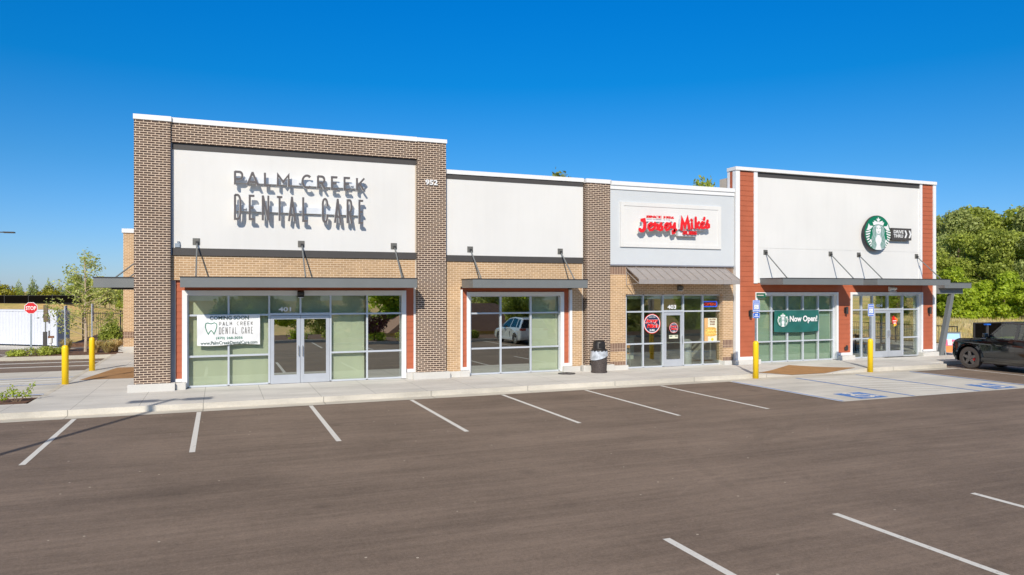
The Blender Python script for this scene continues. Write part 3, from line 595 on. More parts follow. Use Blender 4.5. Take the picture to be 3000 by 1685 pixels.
# bay 3, red lettering
JB = 23.55; fj = JB/23.75; hj = lambda z: EYE+(z-EYE)*fj
part(MB().box(13.27, 18.86, JB-0.13, JB+0.5, hj(6.98), hj(7.13)), 'parapet_coping', M['coping'])
part(MB().box(13.272, 18.86, JB-0.09, JB+0.3, hj(6.83), hj(6.98)), 'parapet_fascia', M['trim'])
part(MB().box(13.272, 18.86, JB-0.05, JB+0.3, hj(4.05), hj(6.83)), 'stucco_panel', M['grey_stucco'])
part(MB().box(13.272, 18.86, JB-0.08, JB+0.3, hj(4.0), hj(4.05)), 'drip_edge', M['flashing'])
jl, jr, jt = 14.10*fj, 18.52*fj, EYE+(2.93-EYE)*fj
b = MB().box(13.275, jl, JB, JB+0.35, 0.30, hj(4.0)).box(jr, 18.86, JB, JB+0.35, 0.30, hj(4.0)).box(jl, jr, JB, JB+0.35, jt, hj(4.0))
part(b, 'tan_brick_wall', M['tan_brick'])
for z0, z1 in ((hj(0.80), hj(1.11)), (0.31, hj(0.43))):
    for a, c in ((13.29, jl-0.004), (jr+0.004, 18.85)): part(MB().box(a, c, JB-0.006, JB+0.1, z0, z1), 'soldier_course', M['soldier'])
part(MB().box(13.29, 18.85, JB-0.006, JB+0.1, hj(3.66), hj(3.99)), 'soldier_course', M['soldier'])
for a, c in ((13.29, jl+0.03), (jr-0.02, 18.70)): part(MB().box(a, c, PLN+0.04, JB+0.3, 0.10, 0.315), 'plinth', M['plinth'], None, 0.012)
VJ = 23.76; fg = VJ/24.1
U3 = [x*fg for x in (14.29, 15.05, 15.94, 16.88, 17.80, 18.66)]
ZS3 = [0.18, EYE+(1.03-EYE)*fg, EYE+(2.26-EYE)*fg, EYE+(2.90-EYE)*fg]
storefront('storefront_window', U3, ZS3, VJ, door=(2, 3, 1, ZS3[2]), shades=[(U3[0], U3[5], 2.75, 2.95)], gmat='clear', label='clear shop window with a single door, tables visible inside')
door_leaf(U3[2]+0.035, U3[3]-0.035, 0.16, ZS3[2]-0.04, VJ, 1, 'clear')
# bay 4
SW = 23.50; fs_ = SW/23.6; hs = lambda z: EYE+(z-EYE)*fs_
part(MB().box(18.87, 30.0, 23.38, 23.95, 7.83, 7.97), 'parapet_coping', M['coping'], None, 0.01)
part(MB().box(20.0, 29.02, SW-0.01, SW+0.3, hs(7.65), 7.83), 'top_band', M['dark_trim'])
part(MB().box(20.0, 29.02, SW, SW+0.3, hs(4.79), hs(7.65)).box(20.0, 29.02, SW, SW+0.3, 3.38, hs(4.765)).box(20.0, 29.02, SW+0.012, SW+0.3, hs(4.765), hs(4.79)), 'stucco_panel', M['stucco'])
part(MB().box(18.90, 19.10, 23.43, 23.63, 0.32, 7.83).box(19.10, 19.82, 23.44, 23.6, 0.32, 0.44), 'corner_board', M['trim'])
siding(19.10, 19.80, 0.44, 7.80, 23.46); siding(18.905, 18.93, 3.9, 7.8, 23.64, d=0.16)
part(MB().box(18.90, 18.97, 23.80, 23.95, 6.9, 7.83), 'rear_corner_board', M['trim'])
part(MB().box(19.80, 19.98, 23.44, 23.7, 3.36, 7.83), 'inner_board', M['trim'])
part(MB().box(29.02, 29.15, 23.44, 23.7, 3.36, 7.83), 'inner_board', M['trim'])
siding(29.15, 29.82, 0.44, 7.80, 23.46)
part(MB().box(29.82, 30.0, 23.43, 23.63, 0.36, 7.83).box(29.16, 29.82, 23.44, 23.6, 0.34, 0.44), 'corner_board', M['trim'])
VS = 23.64; fw = VS/23.95; ft3 = 23.46/23.95
wA0, wA1 = 20.31*ft3, 24.74*ft3; wB0, wB1 = 25.44*ft3, 29.81*ft3; wt = EYE+(3.0-EYE)*ft3
siding(19.80, wA0, 0.44, 3.36, 23.475); siding(wA1, wB0, 0.44, 3.36, 23.475); siding(wB1, 29.15, 0.44, 3.36, 23.475); siding(wA0, wA1, wt, 3.36, 23.475); siding(wB0, wB1, wt, 3.36, 23.475)
trim_frame(wA0, wA1, 0.17, wt, 23.44, 0.10, 0.2); trim_frame(wB0, wB1, 0.17, wt, 23.44, 0.10, 0.2)
part(MB().box(wA1, wB0, 23.445, 23.6, 0.33, 0.44), 'base_board', M['trim']); part(MB().box(wB1, 29.16, 23.445, 23.6, 0.33, 0.44), 'base_board', M['trim'])
for a, c in ((18.80, 20.05), (wA1-0.05, wB0+0.12), (wB1-0.12, 30.05)): part(MB().box(a, c, PLN-0.05, 23.65, 0.10, 0.325), 'plinth', M['plinth'], None, 0.015)
def lin(a, c, n): return [a+(c-a)*i/n for i in range(n+1)]
gA0, gA1 = wA0+0.12, wA1-0.13
U4 = lin(gA0, gA1, 5)
ZS4 = [0.18, EYE+(0.97-EYE)*fw, EYE+(2.23-EYE)*fw, EYE+(2.87-EYE)*fw]
storefront('storefront_window', U4, ZS4, VS, shades=[(U4[0], U4[5], 0.18, ZS4[3])], gmat='glass', shade_mat='shade2', label='five column window with green shades behind a green banner')
gB0, gB1 = wB0+0.12, wB1-0.13
U5 = [gB0, 26.05*fw, 26.69*fw, 27.60*fw, 28.51*fw, gB1]
storefront('storefront_window', U5, ZS4, VS, door=(2, 4, 2, ZS4[2]), gmat='clear', label='clear window wall with double doors beside the second blue parking sign')
um = (U5[2]+U5[4])/2
door_leaf(U5[2]+0.03, um-0.004, 0.16, ZS4[2]-0.04, VS, 1, 'clear', bar=True); door_leaf(um+0.004, U5[4]-0.03, 0.16, ZS4[2]-0.04, VS, 0, 'clear', bar=True)
# body of the building behind the fronts, roof, inner walls
b = MB().box(-2.29, -2.05, 25.06, 39.4, 0.1, 6.6)
part(b, 'side_wall', M['dark_brick'])
part(MB().box(-2.0, 30.0, 24.05, 39.4, 5.2, 5.4), 'roof', M['roof'])
part(MB().box(-2.0, 30.0, 39.2, 39.4, 0.1, 5.2), 'rear_wall', M['tan_brick'])
part(MB().box(7.2, 13.3, 24.0, 24.1, 3.1, 6.9).box(-1.9, 7.0, 24.12, 24.2, 3.2, 7.9).box(13.3, 19.0, 24.05, 24.15, 3.3, 6.9).box(19.1, 29.9, 23.9, 24.0, 3.3, 7.8), 'parapet_back', M['beige'])
part(MB().box(18.95, 19.02, 23.95, 24.5, 3.3, 7.6), 'parapet_brace', M['beige'])
part(MB().box(-2.0, 30.0, 24.2, 39.2, 3.05, 3.12), 'ceiling', M['inner'])
part(MB().box(-2.0, 19.1, 24.0, 39.2, 0.02, 0.155).box(19.1, 29.9, 23.8, 39.2, 0.02, 0.155), 'floor', M['floor'])
part(MB().box(6.2, 6.8, 24.1, 39.2, 0.155, 3.05).box(12.4, 13.2, 24.0, 39.2, 0.155, 3.05).box(18.95, 19.1, 23.95, 39.2, 0.155, 3.05).box(24.3, 24.5, 23.9, 39.2, 0.155, 3.05).box(-2.0, 6.2, 31.0, 31.1, 0.155, 3.05).box(6.8, 12.4, 31, 31.1, 0.155, 3.05), 'partition', M['inner'])
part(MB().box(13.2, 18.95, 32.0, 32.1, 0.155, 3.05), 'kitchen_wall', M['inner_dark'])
# right hand wall with its own windows on to the terrace
b = MB().box(29.85, 30.0, 23.7, 24.1, 0.15, 5.2).box(29.85, 30.0, 24.1, 33.0, 2.85, 5.2).box(29.85, 30.0, 24.1, 33.0, 0.15, 0.2).box(29.85, 30.0, 33.0, 39.2, 0.15, 5.2)
for v in (26.3, 28.6, 30.9): b.box(29.88, 29.97, v-0.03, v+0.03, 0.2, 2.85)
part(b, 'end_wall', M['trim'])
# rear wing seen past the left corner
part(MB().box(-4.30, -2.05, 39.4, 41.5, 0.36, 5.85), 'rear_wing', M['tan_brick'])
part(MB().box(-4.36, -2.0, 39.34, 41.56, 5.85, 6.05), 'rear_wing_coping', M['coping'])
part(MB().box(-4.31, -2.05, 39.39, 41.0, 0.80, 1.10), 'soldier_course', M['soldier'])
part(MB().box(-4.5, -2.0, 39.25, 41.6, 0.05, 0.38), 'plinth', M['plinth'], None, 0.02)
# canopies -----------------------------------------------------------
def canopy(u0, u1, v0, v1, z0, z1, rods, pz, label):
    b = MB().box(u0, u1, v0, v0+0.05, z0, z1).box(u0, u0+0.05, v0+0.05, v1, z0, z1).box(u1-0.05, u1, v0+0.05, v1, z0, z1).box(u0+0.05, u1-0.05, v0+0.05, v1, z0+0.12, z0+0.2)
    c = part(b, 'canopy', M['grey_metal'], None, 0.004); c['label'] = label
    part(MB().box(u0-0.015, u1+0.015, v0-0.015, v1, z1, z1+0.025), 'cap_flashing', M['dark_metal'], c)
    for u in rods:
        part(MB().box(u-0.1, u+0.1, v1-0.015, v1, pz-0.1, pz+0.1), 'wall_plate', M['plate'], c)
        part(MB().tube((u+0.02, v1-0.02, pz-0.03), (u+0.02, v0+0.12, z1+0.03), 0.022), 'rod', M['grey_metal'], c)
        part(MB().box(u-0.02, u+0.06, v1-0.07, v1-0.015, pz-0.07, pz+0.01), 'clevis', M['dark_metal'], c)
    return c
CV = 22.42; fc = CV/22.5
canopy(-1.04*fc, 5.79*fc, CV, SP, EYE+(3.155-EYE)*fc, EYE+(3.44-EYE)*fc, (-0.65, 2.36, 5.29), h(4.53), 'wide grey canopy over the double doors at the left')
canopy(7.62, 11.80, CV, SP, 3.155, 3.435, (7.92, 11.32), h(4.48), 'short grey canopy over the three column window')
canopy(20.15, 24.28, 22.2, SW, 3.30, 3.545, (20.42, 23.84), hs(4.62), 'grey canopy over the green banner window')
canopy(25.05, 29.30, 22.2, SW, 3.295, 3.545, (25.42, 28.85), hs(4.61), 'grey canopy over the right hand double doors')
# side canopies
c = part(MB().box(-3.60, -2.29, 25.5, 30.2, 3.16, 3.46), 'side_canopy', M['grey_metal'], None, 0.004)
part(MB().box(-3.62, -2.29, 25.48, 30.22, 3.46, 3.49), 'cap_flashing', M['dark_metal'], c)
part(MB().box(-3.2, -2.29, 26.2, 29.8, 3.10, 3.158), 'soffit_box', M['dark_metal'], c)
for v in (26.2, 29.4): part(MB().tube((-3.1, v, 3.47), (-2.29, v, 4.15), 0.022), 'rod', M['grey_metal'], c)
c = part(MB().box(30.0, 31.70, 23.0, 33.0, 3.18, 3.42), 'terrace_canopy', M['grey_metal'], None, 0.004)
part(MB().box(30.0, 31.72, 22.98, 33.0, 3.42, 3.445), 'cap_flashing', M['dark_metal'], c)
for v in (23.42, 31.0): part(MB().box(30.0, 31.58, v-0.1, v+0.1, 2.93, 3.178), 'beam', M['grey_metal'], c)
for v in (23.42, 31.0):
    s_ = MB().add([(30.12, v-.09, 0.14), (30.36, v-.09, 0.14), (30.36, v+.09, 0.14), (30.12, v+.09, 0.14), (30.86, v-.09, 2.95), (31.06, v-.09, 2.95), (31.06, v+.09, 2.95), (30.86, v+.09, 2.95)], [(3, 2, 1, 0), (4, 5, 6, 7), (0, 1, 5, 4), (1, 2, 6, 5), (2, 3, 7, 6), (3, 0, 4, 7)])
    part(s_, 'strut', M['grey_metal'], c)
# sloping seamed awning over the red sign's door
a0, a1 = 13.98, 18.42; zt, zf, zv = 3.93, 3.47, 3.31; vt, vf = JB-0.06, 22.62
b = MB().add([(a0, vf, zf), (a1, vf, zf), (a1, vt, zt), (a0, vt, zt), (a0, vf, zf-0.02), (a1, vf, zf-0.02), (a1, vt, zt-0.02), (a0, vt, zt-0.02)], [(0, 1, 2, 3), (7, 6, 5, 4), (0, 4, 5, 1), (1, 5, 6, 2), (0, 3, 7, 4)])
b.box(a0, a1, vf-0.004, vf+0.02, zv, zf-0.021)
aw = part(b, 'seamed_awning', M['awning'])
n_ = 12
for i in range(n_+1):
    u = a0+(a1-a0)*i/n_; s_ = 0.012
    b = MB().add([(u-s_, vf-0.02, zf-0.01), (u+s_, vf-0.02, zf-0.01), (u+s_, vt, zt-0.01), (u-s_, vt, zt-0.01), (u-s_, vf-0.02, zf+0.03), (u+s_, vf-0.02, zf+0.03), (u+s_, vt, zt+0.03), (u-s_, vt, zt+0.03)], [(3, 2, 1, 0), (4, 5, 6, 7), (0, 1, 5, 4), (1, 2, 6, 5), (2, 3, 7, 6), (3, 0, 4, 7)])
    b.box(u-s_, u+s_, vf-0.02, vf-0.005, zv, zf-0.01)
    part(b, 'seam', M['awning'], aw)
for u in (a0+0.02, a1-0.02):
    part(MB().path([(u, vt+0.04, zt-0.05), (u, vt+0.04, zv-0.02), (u, vf+0.05, zv+0.02), (u, vt+0.04, zt-0.15)], 0.014), 'bracket', M['awning'], aw)

# ================================================================ SIGNS ON THE BUILDING
def at_wall(name, label, cat, u, v, z, group=None): return thing(name, label, cat, (u, v, z), 0, group)
# art deco stroke letters: each letter is a list of strokes in a unit box
def arc(cx, cy, rx, ry, a0, a1, n=12): return [(cx+rx*math.cos(math.radians(a0+(a1-a0)*i/n)), cy+ry*math.sin(math.radians(a0+(a1-a0)*i/n))) for i in range(n+1)]
WIDE = {
 'P': [[(0, 0), (0, 1)], [(0, 0.97)]+arc(0.60, 0.70, 0.38, 0.27, 90, -90)+[(0, 0.43)]],
 'A': [[(0, 0), (0.5, 1)], [(0.5, 1), (1, 0)], [(0.16, 0.26), (0.84, 0.26)]],
 'L': [[(0, 1), (0, 0.03), (1, 0.03)]],
 'M': [[(0, 0), (0, 0.95), (0.5, 0.38), (1, 0.95), (1, 0)]],
 'C': [arc(0.52, 0.5, 0.52, 0.48, 48, 312, 20)],
 'R': [[(0, 0), (0, 1)], [(0, 0.97)]+arc(0.55, 0.72, 0.40, 0.25, 90, -90)+[(0, 0.47)], [(0.50, 0.45), (1, 0)]],
 'E': [[(1, 0.97), (0, 0.97), (0, 0.03), (1, 0.03)], [(0, 0.5), (0.85, 0.5)]],
 'K': [[(0, 0), (0, 1)], [(1, 1), (0.05, 0.36)], [(0.35, 0.56), (1, 0)]],
 'D': [[(0, 0.98)]+arc(0.45, 0.72, 0.55, 0.26, 90, 0, 6)+arc(0.45, 0.28, 0.55, 0.26, 0, -90, 6)+[(0, 0.02), (0, 0.98)]],
 'N': [[(0, 0), (0, 1)], [(0.04, 0.98), (0.94, 0.02)], [(1, 0), (1, 1)]],
 'T': [[(0, 0.97), (1, 0.97)], [(0.5, 0.95), (0.5, 0)]],
 'c': [arc(0.5, 0.78, 0.5, 0.20, 0, 180, 8)+arc(0.5, 0.22, 0.5, 0.20, 180, 360, 8)],
}
WIDE['c'] = [[(1, 0.68)]+arc(0.5, 0.78, 0.5, 0.20, 0, 180, 8)+arc(0.5, 0.22, 0.5, 0.20, 180, 360, 8)+[(1, 0.34)]]
def deco(b, ch, u0, u1, z0, z1, w, y0, y1, k):
    for i, st in enumerate(WIDE[ch]):
        b.ribbon([(u0+w/2+(u1-u0-w)*x, z0+(z1-z0)*y) for x, y in st], w, y0-0.0012*((k+i) % 5), y1-0.0005*((k+i) % 5))
sg = at_wall('wall_sign', 'two line lettering PALM CREEK DENTAL CARE on white stucco', 'sign', 2.35, SP, 5.9)
SO = (2.35, SP, 5.9); LV = 23.32
def gx(x): return 0.39*LV/23.3+(x-145)*0.001733*LV/23.3
row1 = [('P', 145, 300), ('A', 345, 550), ('L', 635, 765), ('M', 850, 1068), ('C', 1270, 1460), ('R', 1540, 1690), ('E', 1785, 1915), ('E', 2010, 2140), ('K', 2235, 2400)]
row2 = [('D', 145, 265), ('E', 385, 495), ('N', 600, 725), ('T', 835, 960), ('A', 1040, 1175), ('L', 1283, 1390), ('c', 1625, 1735), ('A', 1840, 1968), ('R', 2065, 2170), ('E', 2280, 2380)]
kk = 0
for row, z0, z1 in ((row1, 6.245, 6.64), (row2, 5.20, 5.95)):
    for ch, x0, x1 in row:
        b = MB().m(0); deco(b, ch, gx(x0), gx(x1), z0, z1, 0.056, LV, LV+0.025, kk)
        b.m(1); deco(b, ch, gx(x0), gx(x1), z0, z1, 0.062, LV+0.028, LV+0.115, kk); kk += 2
        b.build('letter', [M['letter'], M['letter_side']], sg, SO)
b = MB().box(gx(150), gx(2400), LV+0.18, SP-0.004, 6.33, 6.52); b.build('raceway', M['raceway'], sg, SO)
b = MB().box(gx(150), gx(2350), LV+0.18, SP-0.004, 5.47, 5.66); b.build('raceway', M['raceway'], sg, SO)
b = MB()
for z in (6.42, 5.56):
    for u in (0.7, 2.3, 3.9): b.box(u-0.03, u+0.03, LV+0.10, LV+0.18, z-0.03, z+0.03)
b.build('standoff', M['raceway'], sg, SO)
def wall_text(name, label, body, u0, u1, z0, z1, v, t, mat, bold=0.0, cat='number', shear=0):
    o = MB().add(*text_mesh(body, u0, u1, z0, z1, v-t, v, bold, shear)).build(name, mat, None, (u0, v, z0)); o.location = (u0, v, z0)
    return tag(o, label, cat)
wall_text('address_number', 'white numerals 952 high on the middle dark brick pier', '952', 6.30, 6.72, 6.56, 6.74, PF-0.002, 0.04, M['white'], 0.03)
wall_text('suite_number', 'white 401 decal on the transom above the double doors', '401', 1.70, 2.08, 2.41, 2.55, VG-0.012, 0.002, M['white'], 0.03)
wall_text('suite_number', 'white 403 decal on the transom over the single door', '403', 15.94, 16.33, 2.36, 2.52, VJ-0.01, 0.002, M['white'], 0.03)
wall_text('suite_number', 'white 404 decal above the far right double doors', '404', 26.56, 26.95, 2.34, 2.49, VS-0.01, 0.002, M['white'], 0.03)
# banner 1
B1 = (0.26, 23.80, 1.4)
bn = thing('banner', 'wrinkled white banner reading COMING SOON with a green tooth outline', 'banner', B1)
f = 23.78/24.0; ub0, ub1, zb0, zb1_ = -0.64*f, 1.16*f, EYE+(1.40-EYE)*f, EYE+(2.325-EYE)*f
def wrink(u, z): return 23.775+0.012*math.sin(u*4+z*3)+0.008*math.sin(u*11-z*7)+0.012*math.sin(z*9+u)
b = MB(); nu, nz_ = 40, 20
for j in range(nz_+1):
    for i in range(nu+1):
        u = ub0+(ub1-ub0)*i/nu; z = zb0+(zb1_-zb0)*j/nz_-0.018*math.sin(i/nu*PI*2.2)*(1-j/nz_)
        b.v.append((u, wrink(u, z), z))
for j in range(nz_):
    for i in range(nu): b.f.append((j*(nu+1)+i, j*(nu+1)+i+1, (j+1)*(nu+1)+i+1, (j+1)*(nu+1)+i)); b.mi.append(0)
b.build('sheet', M['white'], bn, B1, smooth=True)
def cx_(x): return ub0+(x-165)*(ub1-ub0)/(1065-165)
def cz_(y): return zb1_-(y-402)*(zb1_-zb0)/(808-402)
def on_banner(name, mb, mat):
    mb.v = [(x, wrink(x, z)-0.006+(y if abs(y) < 0.5 else 0), z) for x, y, z in mb.v]; return mb.build(name, mat, bn, B1)
def btxt(body, x0, x1, y0, y1, mat, bold=0.0, name='lettering'):
    v, f_ = text_mesh(body, cx_(x0), cx_(x1), cz_(y1), cz_(y0), -0.001, 0.001, bold); return on_banner(name, MB().add(v, f_), mat)
btxt('COMING SOON', 342, 902, 418, 470, M['dark_ink'], 0.02)
btxt('(470) 268-3056', 432, 812, 697, 740, M['green_ink'], 0.015)
btxt('www.PalmCreekDentalCare.com', 210, 1028, 755, 800, M['dark_ink'], 0.02)
b = MB(); ks = 0
for word, xa, xb, ya, yb, wd in (('PALM CREEK', 472, 968, 498, 545, 0.014), ('DENTAL cARE', 474, 966, 570, 660, 0.014)):
    n_ = len(word); st = (xb-xa+14)/n_
    for i, ch in enumerate(word):
        if ch != ' ': deco(b, ch, cx_(xa+i*st), cx_(xa+i*st+st*0.66), cz_(yb), cz_(ya), wd, -0.001, 0.001, ks); ks += 3
on_banner('lettering', b, M['grey_ink'])
tooth = [(285, 520), (310, 508), (360, 522), (410, 507), (440, 525), (442, 560), (425, 610), (402, 658), (385, 630), (362, 608), (340, 630), (322, 660), (295, 610), (280, 560)]
on_banner('tooth_outline', MB().ribbon([(cx_(x), cz_(y)) for x, y in tooth], 0.022, -0.001, 0.001, True), M['green_ink'])
# sign board with red script
SGP = JB-0.11
bo = (16.1*0.99, SGP, 5.5)
sb = thing('sign_board', 'white board with raised red script Jersey Mike\'s Subs on the grey stucco', 'sign', bo)
pf = SGP/23.65; u0, u1, z0, z1 = 13.82*pf, 18.37*pf, EYE+(4.70-EYE)*pf, EYE+(6.38-EYE)*pf
b = MB().box(u0, u1, SGP+0.02, SGP+0.06, z0, z1).box(u0, u0+0.14, SGP, SGP+0.019, z0, z1).box(u1-0.14, u1, SGP, SGP+0.019, z0, z1).box(u0+0.14, u1-0.14, SGP, SGP+0.019, z1-0.14, z1).box(u0+0.14, u1-0.14, SGP, SGP+0.019, z0, z0+0.14)
b.build('board', M['stucco'], sb, bo)
JV = 23.17
def ex(x): return (14.41+(x-350)*0.0023235)*JV/23.3
def ez(x, y): return EYE+((5.23+(790-y)*0.00196+(x-350)*7.8e-5)-EYE)*JV/23.3
script = {'J': [[(400, 562), (440, 556), (455, 640), (448, 720), (420, 757), (385, 760), (362, 738)]],
 'e1': [[(520, 695), (570, 668), (588, 632), (560, 622), (528, 650), (520, 705), (548, 748), (590, 745), (622, 715)]],
 'r': [[(618, 650), (640, 622), (658, 650), (690, 650), (696, 670), (688, 730)], [(645, 640), (636, 720)]],
 's1': [[(760, 622), (742, 660), (778, 690), (776, 735), (740, 748), (712, 735)], [(700, 735), (745, 640)]],
 'e2': [[(835, 690), (880, 668), (895, 632), (868, 622), (840, 650), (832, 705), (860, 748), (900, 735), (925, 700)]],
 'y': [[(935, 622), (945, 690), (985, 700), (1018, 625)], [(1020, 622), (1022, 740), (1010, 800), (985, 808), (980, 775), (1045, 745)]],
 'M': [[(1150, 735), (1160, 540), (1215, 690), (1265, 530), (1300, 720)]],
 'i': [[(1350, 620), (1358, 715)], [(1342, 552), (1352, 572)]],
 'k': [[(1428, 510), (1428, 712)], [(1490, 600), (1440, 660), (1500, 715)]],
 'e3': [[(1530, 665), (1575, 645), (1590, 612), (1562, 600), (1535, 630), (1530, 680), (1560, 712), (1600, 705), (1635, 670)]],
 'tick': [[(1600, 515), (1592, 550)]],
 's2': [[(1665, 568), (1650, 620), (1690, 655), (1690, 695), (1655, 708), (1625, 695)]]}
kk = 0
for nm, sts in script.items():
    b = MB()
    for st in sts:
        w = 0.130 if nm in ('J', 'M') else 0.098
        pts = [(ex(x), ez(x, y)) for x, y in st]
        b.m(0).ribbon(pts, w, JV-0.0012*(kk % 7), JV+0.02); b.m(1).ribbon(pts, w+0.012, JV+0.022-0.0007*(kk % 7), JV+0.12)
        for c_ in (pts[0], pts[-1]):
            kk += 1; b.m(0).lathe([(w/2, JV-0.0012*(kk % 7)-0.0004), (w/2, JV+0.019)], (c_[0], 0, c_[1]), 12, 'y')
        kk += 1
    b.build('letter', [M['red'], M['letter_side']], sb, bo)
for body, xa, xb, yt, yb in (('SINCE 1956', 492, 1010, 478, 528), ('SUBS', 1185, 1458, 772, 842)):
    xm = (xa+xb)/2
    v, f_ = text_mesh(body, ex(xa), ex(xb), ez(xm, yb), ez(xm, yt), JV+0.01, JV+0.07, 0.03)
    MB().add(v, f_).build('lettering', M['red'], sb, bo)
b = MB().box(ex(480), ex(950), JV+0.09, JV+0.2, ez(700, 590), ez(700, 540)).box(ex(1110), ex(1470), JV+0.09, JV+0.2, ez(1300, 870), ez(1300, 780)).box(ex(400), ex(1680), JV+0.14, JV+0.24, ez(1000, 745), ez(1000, 690))
b.build('raceway', M['letter_side'], sb, bo)
# round siren emblem
def siren(parent, org, cx, cz, R, v, disc=True, simple=False):
    def X(x): return cx+(x-657)/275*R
    def Z(y): return cz+(602-y)/365*R
    if disc:
        MB().lathe([(R+0.02, 0.015), (R+0.02, 0.10)], (cx, v, cz), 48, 'y').build('rim', M['dark_metal'], parent, org)
    MB().lathe([(R, 0.002), (R, 0.014)], (cx, v, cz), 48, 'y').build('disc', M['green'], parent, org)
    P = lambda pts: [(X(x), Z(y)) for x, y in pts]
    mir = lambda pts: [(1340-x, y) for x, y in pts]
    b = MB()
    crown = [(545, 372), (585, 372), (570, 338), (615, 346), (645, 372), (670, 350), (695, 372), (725, 346), (770, 338), (755, 372), (795, 372), (772, 442), (720, 424), (670, 418), (620, 424), (568, 442)]
    b.wallpoly(P(crown), v-0.004, v)
    b.wallpoly(P([(670, 262), (684, 300), (724, 302), (692, 326), (700, 360), (670, 344), (640, 360), (648, 326), (616, 302), (656, 300)]), v-0.0052, v)
    tail = [(462, 404), (490, 452), (560, 456), (512, 512), (470, 545), (414, 546), (440, 500)]
    b.wallpoly(P(tail), v-0.004, v); b.wallpoly(P(mir(tail)), v-0.004, v)
    for i, (yo, xo, xi) in enumerate(((575, 400, 505), (630, 402, 492), (685, 410, 482), (738, 425, 478), (788, 445, 500), (835, 472, 515), (872, 500, 535))):
        s_ = [(xo, yo+10), (xo+(xi-xo)*0.4, yo+6), (xi, yo-18)]
        b.ribbon(P(s_), 0.075*R, v-0.004-0.0004*i, v); b.ribbon(P(mir(s_)), 0.075*R, v-0.004-0.0004*i, v)
    arm = [(500, 740), (560, 730), (560, 790), (520, 810), (478, 770)]
    b.wallpoly(P(arm), v-0.0068, v); b.wallpoly(P(mir(arm)), v-0.0068, v)
    b.build('crown_and_tails', M['white'], parent, org)
    hair = [(670, 428), (735, 440), (785, 480), (805, 560), (800, 640), (825, 720), (810, 800), (825, 870), (790, 930), (730, 958), (670, 966), (610, 958), (550, 930), (515, 870), (530, 800), (515, 720), (540, 640), (535, 560), (555, 480), (605, 440)]
    MB().wallpoly(P(hair), v-0.009, v).build('hair', M['hair'], parent, org)
    face = arc(670, 530, 55, 92, 0, 360, 20)[:-1]; body = [(650, 640), (690, 640), (730, 720), (735, 780), (700, 850), (725, 920), (735, 957), (605, 957), (615, 920), (640, 850), (605, 780), (610, 720)]
    MB().wallpoly(P([(x, y) for x, y in face]), v-0.012, v-0.0092).wallpoly(P(body), v-0.0115, v-0.0092).build('face_and_body', M['white'], parent, org)
    b = MB()
    for s_ in (1, -1):
        for k_, o_ in enumerate((0, 32, 64)):
            w_ = [(670+s_*(60+o_), 470+o_*0.4), (670+s_*(72+o_), 560), (670+s_*(62+o_), 640), (670+s_*(92+o_*0.9), 730), (670+s_*(60+o_*0.9), 830), (670+s_*(82+o_*0.8), 930-o_*0.4)]
            b.ribbon(P(w_), 0.035*R, v-0.0135-0.0006*k_, v-0.0095)
        b.ribbon(P([(670+s_*14, 500), (670+s_*48, 498)]), 0.03*R, v-0.0140, v-0.012)
    b.ribbon(P([(652, 580), (688, 580)]), 0.03*R, v-0.0142, v-0.012); b.ribbon(P([(650, 628), (690, 628)]), 0.02*R, v-0.0146, v-0.012)
    b.build('waves', M['green_ink'], parent, org)
lc = 26.30; lz = 5.545; LO = (lc*23.24/23.3, 23.24, lz)
em = thing('emblem_sign', 'large round green emblem with a crowned long haired figure', 'sign', LO)
siren(em, LO, LO[0], lz, 0.735, 23.24)
MB().box(LO[0]-0.3, LO[0]+0.3, 23.34, SW, lz-0.2, lz+0.2).build('mount', M['dark_metal'], em, LO)
DO = (27.7, 23.3, 5.54)
ds = thing('drive_thru_sign', 'dark grey DRIVE THRU sign with two white chevrons', 'sign', DO)
b = MB().wallpoly([(27.12, 5.27), (28.22, 5.27), (28.30, 5.40), (28.22, 5.53), (28.30, 5.66), (28.30, 5.80), (27.12, 5.80)], 23.30, 23.42)
b = MB().box(27.12, 28.30, 23.30, 23.42, 5.28, 5.80); b.build('panel', M['dark_trim'], ds, DO)
MB().box(27.3, 28.0, 23.42, SW, 5.4, 5.6).build('mount', M['dark_metal'], ds, DO)
b = MB().add(*text_mesh('DRIVE', 27.24, 27.82, 5.565, 5.71, 23.294, 23.30, 0.02)).add(*text_mesh('THRU', 27.24, 27.79, 5.385, 5.53, 23.294, 23.30, 0.02)); b.build('lettering', M['white'], ds, DO)
b = MB()
for u in (27.88, 28.13):
    t_ = min(0.10, 28.297-u-0.0)
    pts = [(u, 5.71), (u+0.09, 5.71), (u+0.17, 5.545), (u+0.09, 5.38), (u, 5.38), (u+0.08, 5.545)]
    pts = [(min(x, 28.295), z) for x, z in pts]; b.wallpoly(pts, 23.294, 23.30)
b.build('chevron', M['white'], ds, DO)
# banner 2
B2 = (22.5, 23.52, 1.35)
bn2 = thing('banner', 'dark green banner with round emblem reading Now Open!', 'banner', B2)
f = 23.53/23.95; ub0, ub1, zb0, zb1_ = 21.27*f, 23.65*f, EYE+(1.36-EYE)*f, EYE+(2.25-EYE)*f
def wrink2(u, z): return 23.535+0.010*math.sin(u*3+z*5)+0.007*math.sin(u*8-z*9)
b = MB()
for j in range(nz_+1):
    for i in range(nu+1):
        u = ub0+(ub1-ub0)*i/nu; z = zb0+(zb1_-zb0)*j/nz_-0.035*math.sin(i/nu*PI)*(1-j/nz_); b.v.append((u, wrink2(u, z), z))
for j in range(nz_):
    for i in range(nu): b.f.append((j*(nu+1)+i, j*(nu+1)+i+1, (j+1)*(nu+1)+i+1, (j+1)*(nu+1)+i)); b.mi.append(0)
b.build('sheet', M['banner_green'], bn2, B2, smooth=True)
